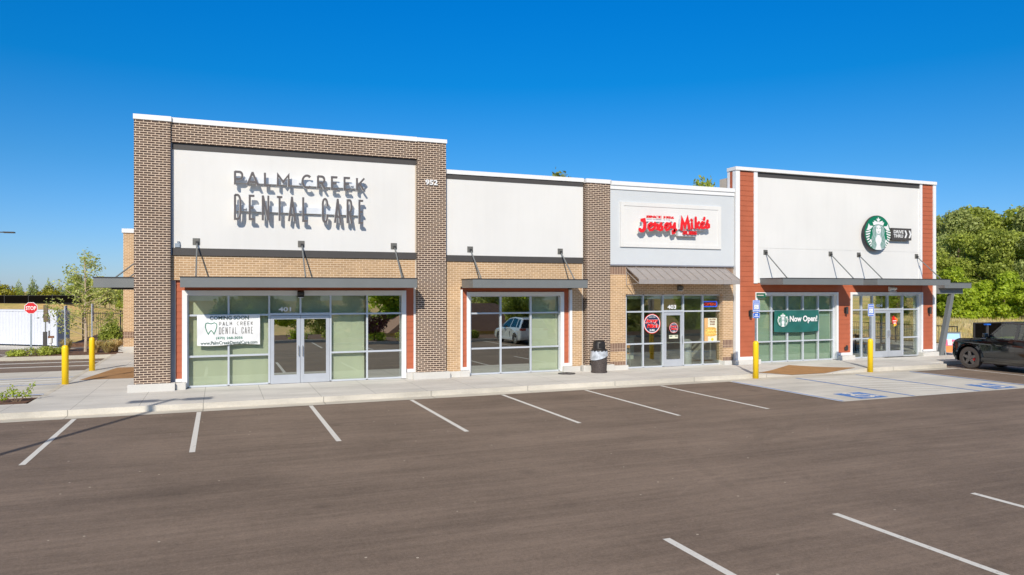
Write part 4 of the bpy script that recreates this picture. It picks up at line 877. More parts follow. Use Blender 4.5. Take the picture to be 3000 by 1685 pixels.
v, f_ = text_mesh('Now Open!', ub0+0.78, ub1-0.10, zb0+0.33, zb0+0.65, 23.508, 23.511, 0.035)
MB().add(v, f_).build('lettering', M['white'], bn2, B2)
siren(bn2, B2, ub0+0.41, zb0+0.49, 0.29, 23.508, disc=False)
# round shop decals and the lit signs at the 403 window
def roundel(label, cu, cz, R, v, full=True):
    o = (cu, v, cz); t = thing('window_decal', label, 'decal', o)
    MB().lathe([(R, 0), (R, 0.004)], (cu, v, cz), 32, 'y').build('red_ring', M['red'], t, o)
    MB().lathe([(R*0.94, -0.0015), (R*0.94, 0.002)], (cu, v, cz), 32, 'y').build('white_ring', M['white'], t, o)
    MB().lathe([(R*0.87, -0.003), (R*0.87, 0.001)], (cu, v, cz), 32, 'y').build('navy_field', M['navy'], t, o)
    for mat, ex_, y in (('white', 0.05, -0.0045), ('red', 0.0, -0.006)):
        b = MB().add(*text_mesh('Jersey', cu-R*0.80, cu+R*0.72, cz+R*0.02, cz+R*0.52, v+y, v+y+0.001, 0.05+ex_, 0.2)).add(*text_mesh("Mike's", cu-R*0.62, cu+R*0.78, cz-R*0.42, cz+R*0.02, v+y-0.0004, v+y+0.001, 0.05+ex_, 0.2))
        b.build('lettering', M[mat], t, o)
    MB().add(*text_mesh('SUBS', cu-R*0.3, cu+R*0.3, cz-R*0.76, cz-R*0.55, v-0.0045, v-0.003, 0.03)).build('lettering', M['white'], t, o)
    MB().add(*text_mesh('SINCE 1956', cu-R*0.38, cu+R*0.38, cz+R*0.62, cz+R*0.73, v-0.0045, v-0.003, 0.02)).build('lettering', M['white'], t, o)
roundel('large round red and navy decal on the window left of the 403 door', 15.46*fg, 1.81, 0.375, VJ-0.02)
roundel('small round red and navy decal on the glass of the 403 door', 16.42*fg, 1.64, 0.20, VJ-0.06)
o = (16.17, VJ-0.05, 1.3); t = thing('hours_decal', 'small pale notice on the 403 door below the round decal', 'notice', o)
MB().box(15.98, 16.38, VJ-0.058, VJ-0.055, 1.23, 1.36).build('sheet', M['cream'], t, o); MB().box(16.0, 16.12, VJ-0.0595, VJ-0.058, 1.30, 1.335).box(16.24, 16.36, VJ-0.0595, VJ-0.058, 1.30, 1.335).build('bar', M['dark_ink'], t, o)
o = (17.95, VJ+0.06, 2.5); t = thing('neon_sign', 'neon sign reading OPEN in red inside a blue border', 'sign', o)
nu0, nu1, nz0, nz1 = 17.86*fg, 18.54*fg, 2.43, 2.645
MB().box(nu0, nu1, VJ+0.05, VJ+0.07, nz0, nz1).build('backing', M['navy'], t, o)
b = MB(); r = 0.016; c_ = [(nu0+.01, nz0+.03), (nu0+.03, nz0+.01), (nu1-.03, nz0+.01), (nu1-.01, nz0+.03), (nu1-.01, nz1-.03), (nu1-.03, nz1-.01), (nu0+.03, nz1-.01), (nu0+.01, nz1-.03), (nu0+.01, nz0+.03)]
b.path([(x, VJ+0.035, z) for x, z in c_], r); b.build('border_tube', M['neon_blue'], t, o)
MB().add(*text_mesh('OPEN', nu0+0.07, nu1-0.07, nz0+0.055, nz1-0.055, VJ+0.03, VJ+0.045, 0.02)).build('letter_tube', M['neon_red'], t, o)
o = (17.97, VJ+0.05, 1.1); t = thing('poster', 'upright poster of a stacked sandwich reading GLUTEN FREE SUBS', 'poster', o)
p0, p1, pz0, pz1 = 17.89*fg, 18.50*fg, 1.07, 1.99; pv = VJ-0.012
MB().box(p0-0.02, p1+0.02, pv, pv+0.004, pz0-0.02, pz1+0.02).build('border', M['black'], t, o)
MB().box(p0, p1, pv-0.002, pv, pz0, pz1).build('sheet', M['cream'], t, o)
MB().box(p0, p0+0.17, pv-0.0035, pv-0.002, pz0, pz1).build('tan_band', M['poster_tan'], t, o)
b = MB().m(0)
for i, (zz, a_, hgt) in enumerate(((1.56, 0.26, 0.075), (1.44, 0.29, 0.05), (1.33, 0.28, 0.06))):
    b.wallpoly([(p0+0.31+a_*math.cos(q*PI/8)*1.0, zz+hgt*math.sin(q*PI/8)) for q in range(16)], pv-0.006-0.001*i, pv-0.0036)
b.m(1)
for i, zz in enumerate((1.50, 1.385)): b.wallpoly([(p0+0.05+0.5*q/12, zz+0.03*math.sin(q*2.1)+(0.03)) for q in range(13)]+[(p0+0.55-0.5*q/12, zz-0.03+0.02*math.sin(q*3)) for q in range(13)], pv-0.0095-0.001*i, pv-0.0037)
b.build('sandwich', [M['bread'], M['filling']], t, o)
b = MB()
for i, wd in enumerate(('GLUTEN', 'FREE', 'SUBS')): b.add(*text_mesh(wd, p0+0.24+0.03*(i > 0), p0+0.54-0.03*(i > 0), 1.90-0.095*i, 1.965-0.095*i, pv-0.004, pv-0.002, 0.05))
b.build('lettering', M['rust'], t, o); MB().lathe([(0.06, 0), (0.06, 0.002)], (p0+0.38, pv-0.004, 1.15), 16, 'y').build('seal', M['yellow_ink'], t, o)
o = (27.5, VS-0.05, 1.7); t = thing('door_decal', 'bright orange and red decal on the glass of the far right door', 'decal', o)
b = MB(); random.seed(4)
for i, (dx, dz, r_, mi) in enumerate(((0, 0.13, 0.10, 0), (0.10, 0.07, 0.11, 1), (0.02, 0.0, 0.13, 0), (0.08, -0.12, 0.09, 1), (0.05, -0.17, 0.06, 2))):
    b.m(mi).wallpoly([(27.58+dx+r_*(1+0.25*math.sin(q*2.3+i))*math.cos(q*PI/6), 1.72+dz+r_*(1+0.25*math.cos(q*1.7))*math.sin(q*PI/6)) for q in range(12)], VS-0.060-0.0012*i, VS-0.054)
b.m(3).box(27.50, 27.72, VS-0.068, VS-0.0665, 1.72, 1.76).box(27.54, 27.70, VS-0.068, VS-0.0665, 1.62, 1.66)
b.build('artwork', [M['red'], M['orange'], M['yellow_ink'], M['white']], t, o)
o = (19.75, 23.46, 2.9); t = thing('blade_sign', 'small dark green sign projecting from the rust siding above the lamp', 'sign', o)
MB().box(19.92, 19.95, 22.95, 23.47, 2.80, 2.97).build('panel', M['green_ink'], t, o); MB().box(19.915, 19.919, 23.02, 23.38, 2.865, 2.90).build('stripe', M['white'], t, o)
# lamps and small fittings
def sconce(u, z, label):
    o = (u, 23.47, z); t = thing('wall_lamp', label, 'lamp', o, 0, 'black lamps on the rust siding')
    MB().box(u-0.05, u+0.05, 23.44, 23.475, z-0.12, z+0.12).build('bracket', M['dark_metal'], t, o)
    MB().lathe([(0.055, -0.16), (0.055, 0.14), (0.03, 0.15)], (u, 23.36, z), 16).build('shade', M['dark_metal'], t, o)
sconce(19.60, 2.16, 'black cylinder lamp on the rust siding beside the first blue parking sign'); sconce(24.62, 2.24, 'black cylinder lamp on the rust siding between the banner window and the doors'); sconce(29.55, 2.19, 'black cylinder lamp at the right hand end of the rust siding')
def wallpack(u, z, v, label, w=0.2, mat='dark_metal'):
    o = (u, v, z); t = thing('wall_lamp', label, 'lamp', o)
    MB().sidepoly([(v, z-0.12), (v-0.04, z-0.13), (v-0.16, z-0.05), (v-0.16, z+0.03), (v, z+0.08)][::-1], u-w/2, u+w/2).build('housing', M[mat], t, o, 0.01)
    MB().box(u-w/2+0.02, u+w/2-0.02, v-0.15, v-0.04, z-0.15, z-0.131).build('lens', M['white'], t, o)
wallpack(2.35, 2.99, 23.70, 'dark hooded lamp above the 401 double doors'); wallpack(16.33, 3.20, JB, 'small grey lamp under the sloping awning', 0.2, 'plate'); wallpack(27.28, 3.17, 23.47, 'pale lamp under the right hand canopy', 0.36, 'white')
for u, z, s_, v, m_, lb, nm, ct in ((-1.16, 4.42, 0.07, SP, 'galv', 'small grey camera box low on the white stucco at the left', 'camera_box', 'camera'), (24.66, 0.64, 0.08, 23.47, 'dark_metal', 'black outlet box low on the rust siding', 'outlet_box', 'outlet')):
    o = (u, v, z); t = thing(nm, lb, ct, o)
    MB().box(u-s_, u+s_, v-0.06, v, z-s_*1.2, z+s_*0.6).build('box', M[m_], t, o, 0.008)
    MB().lathe([(s_*0.5, 0), (s_*0.5, s_*0.8)], (u+s_*0.4, v-0.04, z+s_*0.6), 10).build('knob', M[m_], t, o)

# ================================================================ THINGS ON THE PAVEMENT
def bollard(x, y, z, label, sign=None, h_=1.25):
    o = (x, y, z); t = thing('bollard', label, 'bollard', o, 0, 'yellow sleeved bollards carrying posts')
    MB().lathe([(0.096, 0), (0.096, h_-0.09), (0.088, h_-0.03), (0.055, h_), (0.028, h_+0.008)], (0, 0, 0), 24).build('sleeve', M['yellow'], t, smooth=True)
    return t
bollard(17.36, 20.46, 0.004, 'yellow bollard with blue sign left of the tan ramp', h_=1.30); bollard(22.72, 20.46, 0.004, 'yellow bollard with blue sign right of the tan ramp', h_=1.25)
bollard(-4.47, 26.25, 0.0, 'nearer of the two yellow bollards on the side pavement', h_=1.36); bollard(-4.33, 30.4, 0.0, 'farther of the two yellow bollards on the side pavement', h_=1.36)
def acc_sign(x, y, zb, zt, label, low=True, rz=0, w=0.305):
    t = thing('parking_sign', label, 'sign', (x, y, 0), rz, 'parking signs on the bollard posts')
    MB().box(-0.03, 0.03, -0.02, 0.02, 1.2, zt-0.02).build('post', M['galv'], t)
    def plate(z0, z1, nm):
        r = 0.03; pts = []
        for cx, cz, a in ((w/2-r, z0+r, -90), (w/2-r, z1-r, 0), (-w/2+r, z1-r, 90), (-w/2+r, z0+r, 180)): pts += [(cx+r*math.cos(math.radians(a+q*30)), cz+r*math.sin(math.radians(a+q*30))) for q in range(4)]
        p_ = MB().wallpoly(pts, -0.030, -0.026).build(nm, M['white'], t)
        MB().wallpoly([(x_*0.90, z0+(z_-z0)*0.95+(z1-z0)*0.025) for x_, z_ in pts], -0.0325, -0.0302).build('field', M['blue'], p_)
        return p_
    z0 = zb+(0.20 if low else 0); p_ = plate(z0, zt, 'plate')
    H_ = zt-z0
    b = MB().box(-w*0.33, w*0.33, -0.034, -0.0326, z0+H_*0.24, z0+H_*0.62).box(-w*0.38, w*0.38, -0.034, -0.0326, z0+H_*0.66, z0+H_*0.72).box(-w*0.42, w*0.42, -0.034, -0.0326, z0+H_*0.82, z0+H_*0.88).box(-w*0.42, w*0.42, -0.034, -0.0326, z0+H_*0.10, z0+H_*0.16)
    b.build('panel', M['white'], p_)
    s_ = H_*0.38; c0_, cz0 = 0, z0+H_*0.43
    b = MB().ribbon(arc(-0.02, cz0-0.015, s_*0.28, s_*0.28, 110, 350, 10), 0.014, -0.0355, -0.0341).ribbon([(-0.02, cz0+0.055), (-0.015, cz0), (0.03, cz0-0.005), (0.05, cz0-0.05)], 0.014, -0.0362, -0.0341)
    b.build('wheelchair_symbol', M['hair'], p_)
    if low:
        p2 = plate(zb, zb+0.175, 'lower_plate'); MB().box(-0.06, 0.06, -0.034, -0.0326, zb+0.09, zb+0.13).box(-0.10, 0.10, -0.034, -0.0326, zb+0.04, zb+0.065).build('panel', M['white'], p2)
fb = 20.46/19.4
acc_sign(17.36, 20.46, EYE+(2.16-EYE)*fb, EYE+(2.75-EYE)*fb, 'blue accessible parking sign with a small plate below, left of the ramp')
acc_sign(22.72, 20.46, EYE+(2.15-EYE)*1.05, EYE+(2.59-EYE)*1.05, 'blue accessible parking sign without lower plate, in front of the doors', low=False)
acc_sign(-4.47, 26.25, 1.95, 2.6, 'parking sign seen edge on above the nearer side bollard', True, PI/2*0.98); acc_sign(-4.33, 30.4, 1.95, 2.60, 'parking sign seen edge on above the farther side bollard', True, PI/2*0.98)
# bin
t = thing('litter_bin', 'dark speckled litter bin with dome lid and clear bag by the brick pier', 'litter bin', (12.55, 22.98, 0.15))
MB().lathe([(0.29, 0.0), (0.29, 0.05), (0.27, 0.06), (0.285, 0.74), (0.285, 0.78)], (0, 0, 0), 28).build('body', plain('speckled_bin', (0.035, 0.026, 0.023), 0.7, var=0.7, scale=45, c2=(0.075, 0.06, 0.055)), t)
MB().lathe([(0.30, 0.76), (0.305, 0.80), (0.25, 0.84), (0.225, 0.86), (0.215, 1.06), (0.19, 1.12), (0.10, 1.155), (0, 1.16)], (0, 0, 0), 28).build('lid', M['black'], t, smooth=True)
MB().box(-0.13, 0.13, -0.232, -0.20, 0.90, 1.06).build('flap', M['black'], t, (0, 0, 0), 0.01)
b = MB(); n_ = 40
for j in range(5):
    for k_ in range(n_):
        a = 2*PI*k_/n_; r = 0.298+0.01*math.sin(k_*2.1+j)+0.018*j/4; low_ = 0.55+0.10*math.cos(a-0.2); b.v.append((r*math.cos(a), r*math.sin(a), 0.79-(0.79-low_)*j/4))
for j in range(4):
    for k_ in range(n_): b.f.append((j*n_+k_, (j+1)*n_+k_, (j+1)*n_+(k_+1) % n_, j*n_+(k_+1) % n_)); b.mi.append(0)
b.build('bag', plain('bag_film', (0.50, 0.53, 0.58), 0.25, var=0.3, scale=8, coat=0.5), t, smooth=True)
o = MB().lathe([(0.31, 0), (0.30, 0.022), (0.05, 0.03), (0.05, 0.05), (0, 0.05)], (0, 0, 0), 28).build('round_base_plate', M['dark_metal']); o.location = (11.30, 23.05, 0.151); tag(o, 'flat round dark iron plate on the pavement left of the litter bin', 'iron plate')
# pavement sign board on the terrace
AO = (31.0, 23.45, 0.146)
t = thing('pavement_sign', 'white framed pavement sign with orange and pink drinks poster near the black car', 'sign', AO, -0.55)
b = MB().sidepoly([(-0.05, 1.02), (0.0, 1.05), (0.05, 1.02), (0.30, 0.0), (0.24, 0.0), (0.0, 0.93), (-0.24, 0.0), (-0.30, 0.0)][::-1], -0.37, -0.32).sidepoly([(-0.05, 1.02), (0.0, 1.05), (0.05, 1.02), (0.30, 0.0), (0.24, 0.0), (0.0, 0.93), (-0.24, 0.0), (-0.30, 0.0)][::-1], 0.32, 0.37)
b.box(-0.32, 0.32, -0.05, 0.05, 0.96, 1.04); b.build('stand', M['grey_metal'], t)
def sl(z): return -0.06-(1.0-z)*0.235
for nm, a, c, mt, e in (('poster_lower', 0.13, 0.42, 'orange', 0), ('poster_middle', 0.42, 0.70, 'pink', 0), ('poster_upper', 0.70, 0.97, 'pale_blue', 0), ('drink_cup', 0.34, 0.60, 'cream', 0.01), ('drink_cup', 0.45, 0.72, 'white', 0.012)):
    w0, w1 = (-0.31, 0.31) if e == 0 else ((-0.02, 0.22) if e == 0.01 else (-0.22, -0.05))
    MB().add([(w0, sl(a)-0.008-e, a), (w1, sl(a)-0.008-e, a), (w1, sl(c)-0.008-e, c), (w0, sl(c)-0.008-e, c), (w0, sl(a)+0.004-e, a), (w1, sl(a)+0.004-e, a), (w1, sl(c)+0.004-e, c), (w0, sl(c)+0.004-e, c)], [(0, 1, 2, 3), (7, 6, 5, 4), (0, 4, 5, 1), (3, 2, 6, 7), (0, 3, 7, 4), (1, 5, 6, 2)]).build(nm, M[mt], t)
# terrace railing
t = thing('railing', 'low black metal railing around the terrace at the right', 'railing', (30.1, 24.6, 0.146))
b = MB().path([(0, 0, 0), (0, 0, 1.05), (1.0, 0, 1.05), (1.0, 0, 0.0)], 0.025).path([(0, 0, 0.75), (1.0, 0, 0.75)], 0.02); b.build('end_rail', M['black'], t)
b = MB().tube((5.5, 2, 1.05), (5.5, 9.4, 1.05), 0.025).tube((5.5, 2, 0.15), (5.5, 9.4, 0.15), 0.02)
for i in range(50): b.tube((5.5, 2+0.15*i, 0.15), (5.5, 2+0.15*i, 1.05), 0.009, n=5)
for i in range(5): b.tube((5.5, 2+1.85*i, 0), (5.5, 2+1.85*i, 1.08), 0.03)
b.build('long_rail', M['black'], t)
# black mesh screen beyond the car with a post
t = thing('screen_fence', 'black mesh screen fence in the grass behind the black car', 'fence', (41.3, 26.5, 0))
b = MB().box(-4.6, 6, -0.02, 0.02, 0.0, 1.35); b.build('mesh_panel', M['screen'], t)
b = MB()
for i in range(6): b.box(-4.62+2.1*i, -4.56+2.1*i, -0.05, 0.03, 0, 1.40)
b.box(-4.6, 6, -0.03, 0.03, 1.35, 1.40); b.build('fence_frame', M['dark_metal'], t)
t = thing('sign_post', 'short dark post with a blue top in front of the black screen', 'post', (35.6, 25.0, 0))
MB().box(-0.04, 0.04, -0.04, 0.04, -0.05, 1.35).build('post', M['dark_trim'], t); MB().box(-0.14, 0.14, -0.10, 0.10, 1.35, 1.42).build('cap', M['blue'], t, (0, 0, 0), 0.02)

# ================================================================ FURNITURE INSIDE
def chair(x, y, rz, label, grp):
    t = thing('chair', label, 'chair', (x, y, 0.155), rz, grp)
    MB().box(-0.2, 0.2, -0.2, 0.2, 0.44, 0.47).build('seat', M['wood'], t); MB().box(-0.19, 0.19, 0.18, 0.20, 0.68, 0.86).build('backrest', M['wood'], t)
    for sx in (-1, 1):
        for sy in (-1, 1): MB().tube((sx*0.2, sy*0.22, 0), (sx*0.17, sy*0.17, 0.44 if sy < 0 else 0.84), 0.012, n=6).build('leg', M['steel'], t)
def table(x, y, label, grp, r=0.38):
    t = thing('table', label, 'table', (x, y, 0.155), 0, grp)
    MB().lathe([(r, 0.72), (r, 0.75)], (0, 0, 0), 20).build('table_top', M['wood'], t); MB().lathe([(0.22, 0), (0.22, 0.02), (0.03, 0.03), (0.03, 0.72)], (0, 0, 0), 12).build('pedestal', M['black'], t)
chair(14.75, 24.9, 2.6, 'orange backed chair just inside the 403 window', 'chairs in the sandwich shop'); 
g_ = 'chairs and tables in the coffee shop'
for i, (x, y, r) in enumerate(((25.7, 25.0, 0.3), (27.6, 25.4, 2.0), (28.5, 26.3, 0.8), (29.0, 25.2, 3.6), (27.0, 27.4, 1.2), (28.2, 28.4, 2.6))): chair(x, y, r, 'light wood chair behind the far right glass doors', g_)
for i, (x, y) in enumerate(((26.7, 25.2), (28.9, 26.9), (28.1, 27.3), (26.2, 27.0))): table(x, y, 'light wood round table behind the far right glass doors', g_)
t = thing('service_counter', 'pale service counter at the back of the sandwich shop', 'counter', (15.4, 27.3, 0.155))
MB().box(-1.6, 1.0, -0.35, 0.35, 0, 0.95).build('front', M['counter'], t); MB().box(-1.65, 1.05, -0.4, 0.4, 0.95, 1.0).build('top', M['steel'], t)
t = thing('cup_dispenser', 'tall pale cup dispensers on the shop counter', 'dispenser', (14.5, 27.2, 1.155))
for dx in (-0.25, 0.0, 0.25): MB().tube((dx, 0, 0), (dx, 0, 0.75), 0.06).build('tube', M['hair'], t)
t = thing('steel_bin', 'round stainless bin inside the window right of the 403 door', 'bin', (17.25, 24.4, 0.155))
MB().lathe([(0.22, 0), (0.22, 0.8), (0.235, 0.82), (0.235, 0.9), (0.12, 1.0)], (0, 0, 0), 24).build('body', M['steel'], t)
MB().lathe([(0.12, 1.0), (0.0, 1.0)], (0, 0, 0), 24).build('lid', M['black'], t)
t = thing('hanging_menu', 'unlit menu boards hanging inside the sandwich shop', 'menu board', (16.0, 30.5, 2.2))
for i in range(4): MB().box(-2.0+i, -1.1+i, -0.03, 0.03, 0, 0.5).build('menu_panel', M['inner'], t)
MB().box(-2.0, 1.9, 0.03, 0.06, 0.5, 0.9).build('rail', M['dark_metal'], t)

# ================================================================ VEHICLES
def wheel(t, x, y, r, w, side, rimmat, spokes=5, caliper=False):
    sx = side
    prof = [(r*0.66, -w/2), (r*0.93, -w/2), (r, -w/2+0.03), (r, w/2-0.03), (r*0.93, w/2), (r*0.66, w/2), (r*0.66, -w/2)]
    wt_ = MB().lathe(prof, (x, y, r), 36, 'x', False).build('wheel', M['tyre'], t, smooth=False)
    xo = x+sx*(w/2-0.035)
    b = MB().lathe([(r*0.67, -0.02), (r*0.67, 0.02), (r*0.60, 0.02), (r*0.60, -0.02), (r*0.67, -0.02)], (xo, y, r), 36, 'x', False)
    for k_ in range(spokes):
        a = 2*PI*k_/spokes+0.3
        d = Vector((0, math.cos(a), math.sin(a))); q = Vector((0, -math.sin(a), math.cos(a))); c_ = Vector((xo, y, r))
        A = [c_+d*r*0.10-q*r*0.15, c_+d*r*0.10+q*r*0.15, c_+d*r*0.63+q*r*0.10, c_+d*r*0.63-q*r*0.10]; off_ = Vector((sx*0.018, 0, 0))
        b.add([p_+off_ for p_ in A]+[p_-off_ for p_ in A], [(0, 1, 2, 3), (7, 6, 5, 4), (0, 4, 5, 1), (1, 5, 6, 2), (2, 6, 7, 3), (3, 7, 4, 0)])
    b.lathe([(r*0.18, -0.025), (r*0.18, 0.025)], (xo, y, r), 16, 'x')
    b.build('rim', rimmat, wt_)
    MB().lathe([(r*0.60, -0.01), (r*0.60, 0.0)], (x+sx*0.0, y, r), 24, 'x').build('brake_disc', M['dark_metal'], wt_)
    if caliper: MB().box(x+sx*0.02, x+sx*0.07, y-r*0.50, y-r*0.22, r*0.75, r*1.2).build('caliper', M['caliper'], wt_)
def suv(name, label, loc, rz, P):
    """local +y is the nose; P holds the side profile"""
    t = thing(name, label, 'car', loc, rz); W2 = P['w']/2; r = P['r']; yf, yr = P['yf'], P['yr']
    def arch(yc, rr): return [(yc+rr*math.cos(math.radians(a)), r+rr*math.sin(math.radians(a))) for a in range(-20, 201, 20)]
    low = [(P['len0'], P['sill']+0.05)]                            # rear bottom, counter-clockwise seen from -x
    prof = [(P['len0']+0.05, P['sill']+0.02)]
    prof += arch(yr, P['ar'])[::-1]; prof += arch(yf, P['ar'])[::-1]
    prof += [(P['len1']-0.06, P['sill']+0.04)]+P['nose']+P['belt']+P['tail']
    n = len(prof); b = MB()
    inset = lambda z: 0.0 if z < P['belt_z']-0.25 else 0.05
    vsL = [(-W2+inset(z), y, z) for y, z in prof]; vsR = [(W2-inset(z), y, z) for y, z in prof]
    b.add(vsL+vsR, [tuple(range(n)), tuple(range(2*n-1, n-1, -1))]+[(i, n+i, n+(i+1) % n, (i+1) % n) for i in range(n)])
    body = b.build('body', P['paint'], t, (0, 0, 0), P['bev'], 3)
    MB().box(-W2+0.28, W2-0.28, yr-0.5, yf+0.45, 0.28, 0.75).build('underbody', M['black'], t)
    # glasshouse
    gl = P['glass']; m = len(gl); b = MB(); zb, zt_ = P['belt_z']-0.02, P['roof_z']
    def gw(z): return W2-0.06-(z-zb)/(zt_-zb)*P['tumble']
    b.add([(-gw(z), y, z) for y, z in gl]+[(gw(z), y, z) for y, z in gl], [tuple(range(m)), tuple(range(2*m-1, m-1, -1))]+[(i, m+i, m+(i+1) % m, (i+1) % m) for i in range(m)])
    b.build('windows', P.get('wmat', M['car_glass']), t)
    for sx_ in (-0.4, 0.4):
        for sy_ in P['seats']:
            MB().box(sx_-0.24, sx_+0.24, sy_-0.1, sy_+0.06, P['belt_z']-0.3, P['belt_z']+0.18).box(sx_-0.12, sx_+0.12, sy_-0.08, sy_+0.02, P['belt_z']+0.20, P['belt_z']+0.40).build('seat', M['dark_trim'], t, (0, 0, 0), 0.03)
    rf = P['roof']; m = len(rf); b = MB()
    b.add([(-gw(z)-0.012, y, z) for y, z in rf]+[(gw(z)+0.012, y, z) for y, z in rf], [tuple(range(m)), tuple(range(2*m-1, m-1, -1))]+[(i, m+i, m+(i+1) % m, (i+1) % m) for i in range(m)])
    b.build('roof', P['paint'], t, (0, 0, 0), 0.03, 3)
    for (y0, z0, y1, z1, wd) in P['pillars']:
        b = MB()
        for s_ in (-1, 1):
            q = [(y0-wd/2, z0), (y0+wd/2, z0), (y1+wd/2, z1), (y1-wd/2, z1)]
            A = [(s_*(gw(z)+0.006), y, z) for y, z in q]; B = [(s_*(gw(z)-0.05), y, z) for y, z in q]
            fs = [(0, 1, 2, 3), (7, 6, 5, 4), (0, 4, 5, 1), (1, 5, 6, 2), (2, 6, 7, 3), (3, 7, 4, 0)]
            b.add(A+B, fs if s_ > 0 else [f_[::-1] for f_ in fs])
        b.build('pillar', P['pillar_mat'], t)
    for s_ in (-1, 1):
        for yc in (yf, yr):
            b = MB(); rr = P['ar']; K = 12; pts = []
            for ro in (rr-0.01, rr+0.07): pts.append([(yc+ro*math.cos(math.radians(-12+204*i/K)), r+ro*math.sin(math.radians(-12+204*i/K))) for i in range(K+1)])
            xi, xo = s_*(W2-0.05), s_*(W2+0.035)
            vs = [(xo, *p_) for p_ in pts[0]]+[(xo-s_*0.02, *p_) for p_ in pts[1]]+[(xi, *p_) for p_ in pts[0]]+[(xi, *p_) for p_ in pts[1]]; k1 = K+1
            fs = []
            for i in range(K): fs += [(i, i+1, k1+i+1, k1+i), (2*k1+i, 3*k1+i, 3*k1+i+1, 2*k1+i+1), (i, 2*k1+i, 2*k1+i+1, i+1), (k1+i, k1+i+1, 3*k1+i+1, 3*k1+i)]
            b.add(vs, fs if s_ < 0 else [f_[::-1] for f_ in fs]); b.build('wheel_arch', P['arch_mat'], t)
            wheel(t, s_*(W2-0.13), yc, r, 0.25, s_, P['rim'], P.get('spokes', 5), P.get('cal', False) and yc == yf)
        MB().box(s_*(W2-0.02), s_*(W2+0.03), yr+P['ar']+0.02, yf-P['ar']-0.02, P['sill']-0.02, P['sill']+0.12).build('sill', P['arch_mat'], t, (0, 0, 0), 0.01)
        for yh in P['handles']: MB().box(s_*(W2-0.045), s_*(W2-0.005)+s_*0.01, yh-0.09, yh+0.09, P['belt_z']-0.16, P['belt_z']-0.13).build('door_handle', P['paint'], t)
        for yd in P['seams']: MB().box(s_*(W2-0.06), s_*(W2+0.0015), yd-0.004, yd+0.004, P['sill']+0.12, P['belt_z']-0.26).box(s_*(W2-0.06), s_*(W2-0.0485), yd-0.004, yd+0.004, P['belt_z']-0.24, P['belt_z']-0.02).build('door_gap', M['black'], t)
        ym = P['mirror']; MB().box(s_*(W2-0.02), s_*(W2+0.20), ym-0.06, ym+0.06, P['belt_z']+0.0, P['belt_z']+0.16).build('mirror', P['mirror_mat'], t, (0, 0, 0), 0.035, 3)
        MB().box(s_*(W2-0.34), s_*(W2-0.07), P['len1']-0.10, P['len1']+0.012, P['hl']-0.1, P['hl']+0.08).build('headlight', M['lamp_white'], t, (0, 0, 0), 0.02)
        MB().box(s_*(W2-0.36), s_*(W2-0.03), P['len0']-0.012, P['len0']+0.22, P['tl']-0.07, P['tl']+0.07).build('tail_light', M['lamp_red'], t, (0, 0, 0), 0.02)
    MB().box(-0.5, 0.5, P['len1']-0.05, P['len1']+0.012, P['hl']-0.12, P['hl']+0.08).build('grille', M['black'], t)
    MB().box(-0.26, 0.26, P['len0']-0.02, P['len0']+0.05, P['tl']-0.22, P['tl']-0.08).build('number_plate', M['white'], t)
    return t
# boxy black off-roader, origin at the front axle
suv('parked_car', 'boxy black off-road car parked nose in at the right edge', (28.35, 19.95, 0.0), 0.0, dict(
    w=1.98, r=0.43, yf=0.0, yr=-3.02, ar=0.52, len0=-3.95, len1=0.72, sill=0.38, belt_z=1.27, roof_z=1.90, bev=0.08, tumble=0.19, paint=M['car_black'], pillar_mat=M['car_black'], arch_mat=M['car_black'], mirror_mat=M['car_black'], rim=M['rim'], cal=True, wmat=M['auto_glass'], seats=(-1.75, -2.75),
    nose=[(0.73, 0.55), (0.72, 0.92), (0.66, 1.10), (0.50, 1.17)], belt=[(-0.62, 1.24), (-0.70, 1.27), (-3.8, 1.29)], tail=[(-3.93, 1.15), (-3.97, 0.6)],
    glass=[(-3.75, 1.25), (-0.66, 1.25), (-1.22, 1.84), (-1.35, 1.87), (-3.72, 1.87)][::-1][::-1], roof=[(-3.80, 1.83), (-1.15, 1.80), (-1.24, 1.86), (-1.6, 1.905), (-3.6, 1.905), (-3.82, 1.87)],
    pillars=[(-0.72, 1.25, -1.26, 1.84, 0.09), (-1.78, 1.25, -1.80, 1.86, 0.12), (-2.72, 1.25, -2.74, 1.86, 0.16), (-3.65, 1.25, -3.65, 1.86, 0.2)],
    handles=(-1.62, -2.5), seams=(-0.68, -1.78, -2.68), mirror=-0.72, hl=0.95, tl=1.05))
suv('parked_car', 'white rounded crossover mirrored in the three column window', (17.55, 6.75, 0.0), PI, dict(
    w=1.84, r=0.34, yf=2.75, yr=0.05, ar=0.40, len0=-0.85, len1=3.65, sill=0.26, belt_z=1.02, roof_z=1.62, bev=0.09, tumble=0.26, paint=M['car_white'], pillar_mat=M['car_white'], arch_mat=M['car_white'], mirror_mat=M['car_white'], rim=M['steel'],
    nose=[(3.66, 0.45), (3.62, 0.72), (3.4, 0.86)], belt=[(2.55, 1.00), (1.0, 1.04), (-0.7, 1.06)], tail=[(-0.84, 0.95), (-0.88, 0.5)],
    glass=[(-0.78, 1.0), (2.55, 0.98), (1.55, 1.52), (0.8, 1.60), (-0.2, 1.58), (-0.62, 1.42)], roof=[(-0.62, 1.46), (0.8, 1.56), (1.6, 1.47), (1.5, 1.55), (0.8, 1.63), (-0.3, 1.61), (-0.70, 1.50)],
    pillars=[(2.45, 1.0, 1.5, 1.54, 0.08), (0.95, 1.0, 0.85, 1.58, 0.08), (0.0, 1.0, 0.0, 1.57, 0.08), (-0.62, 1.0, -0.5, 1.48, 0.25)], seats=(0.9, 0.0), handles=(0.7, -0.1), seams=(2.1, 0.95, 0.0), mirror=2.0, hl=0.70, tl=0.92))

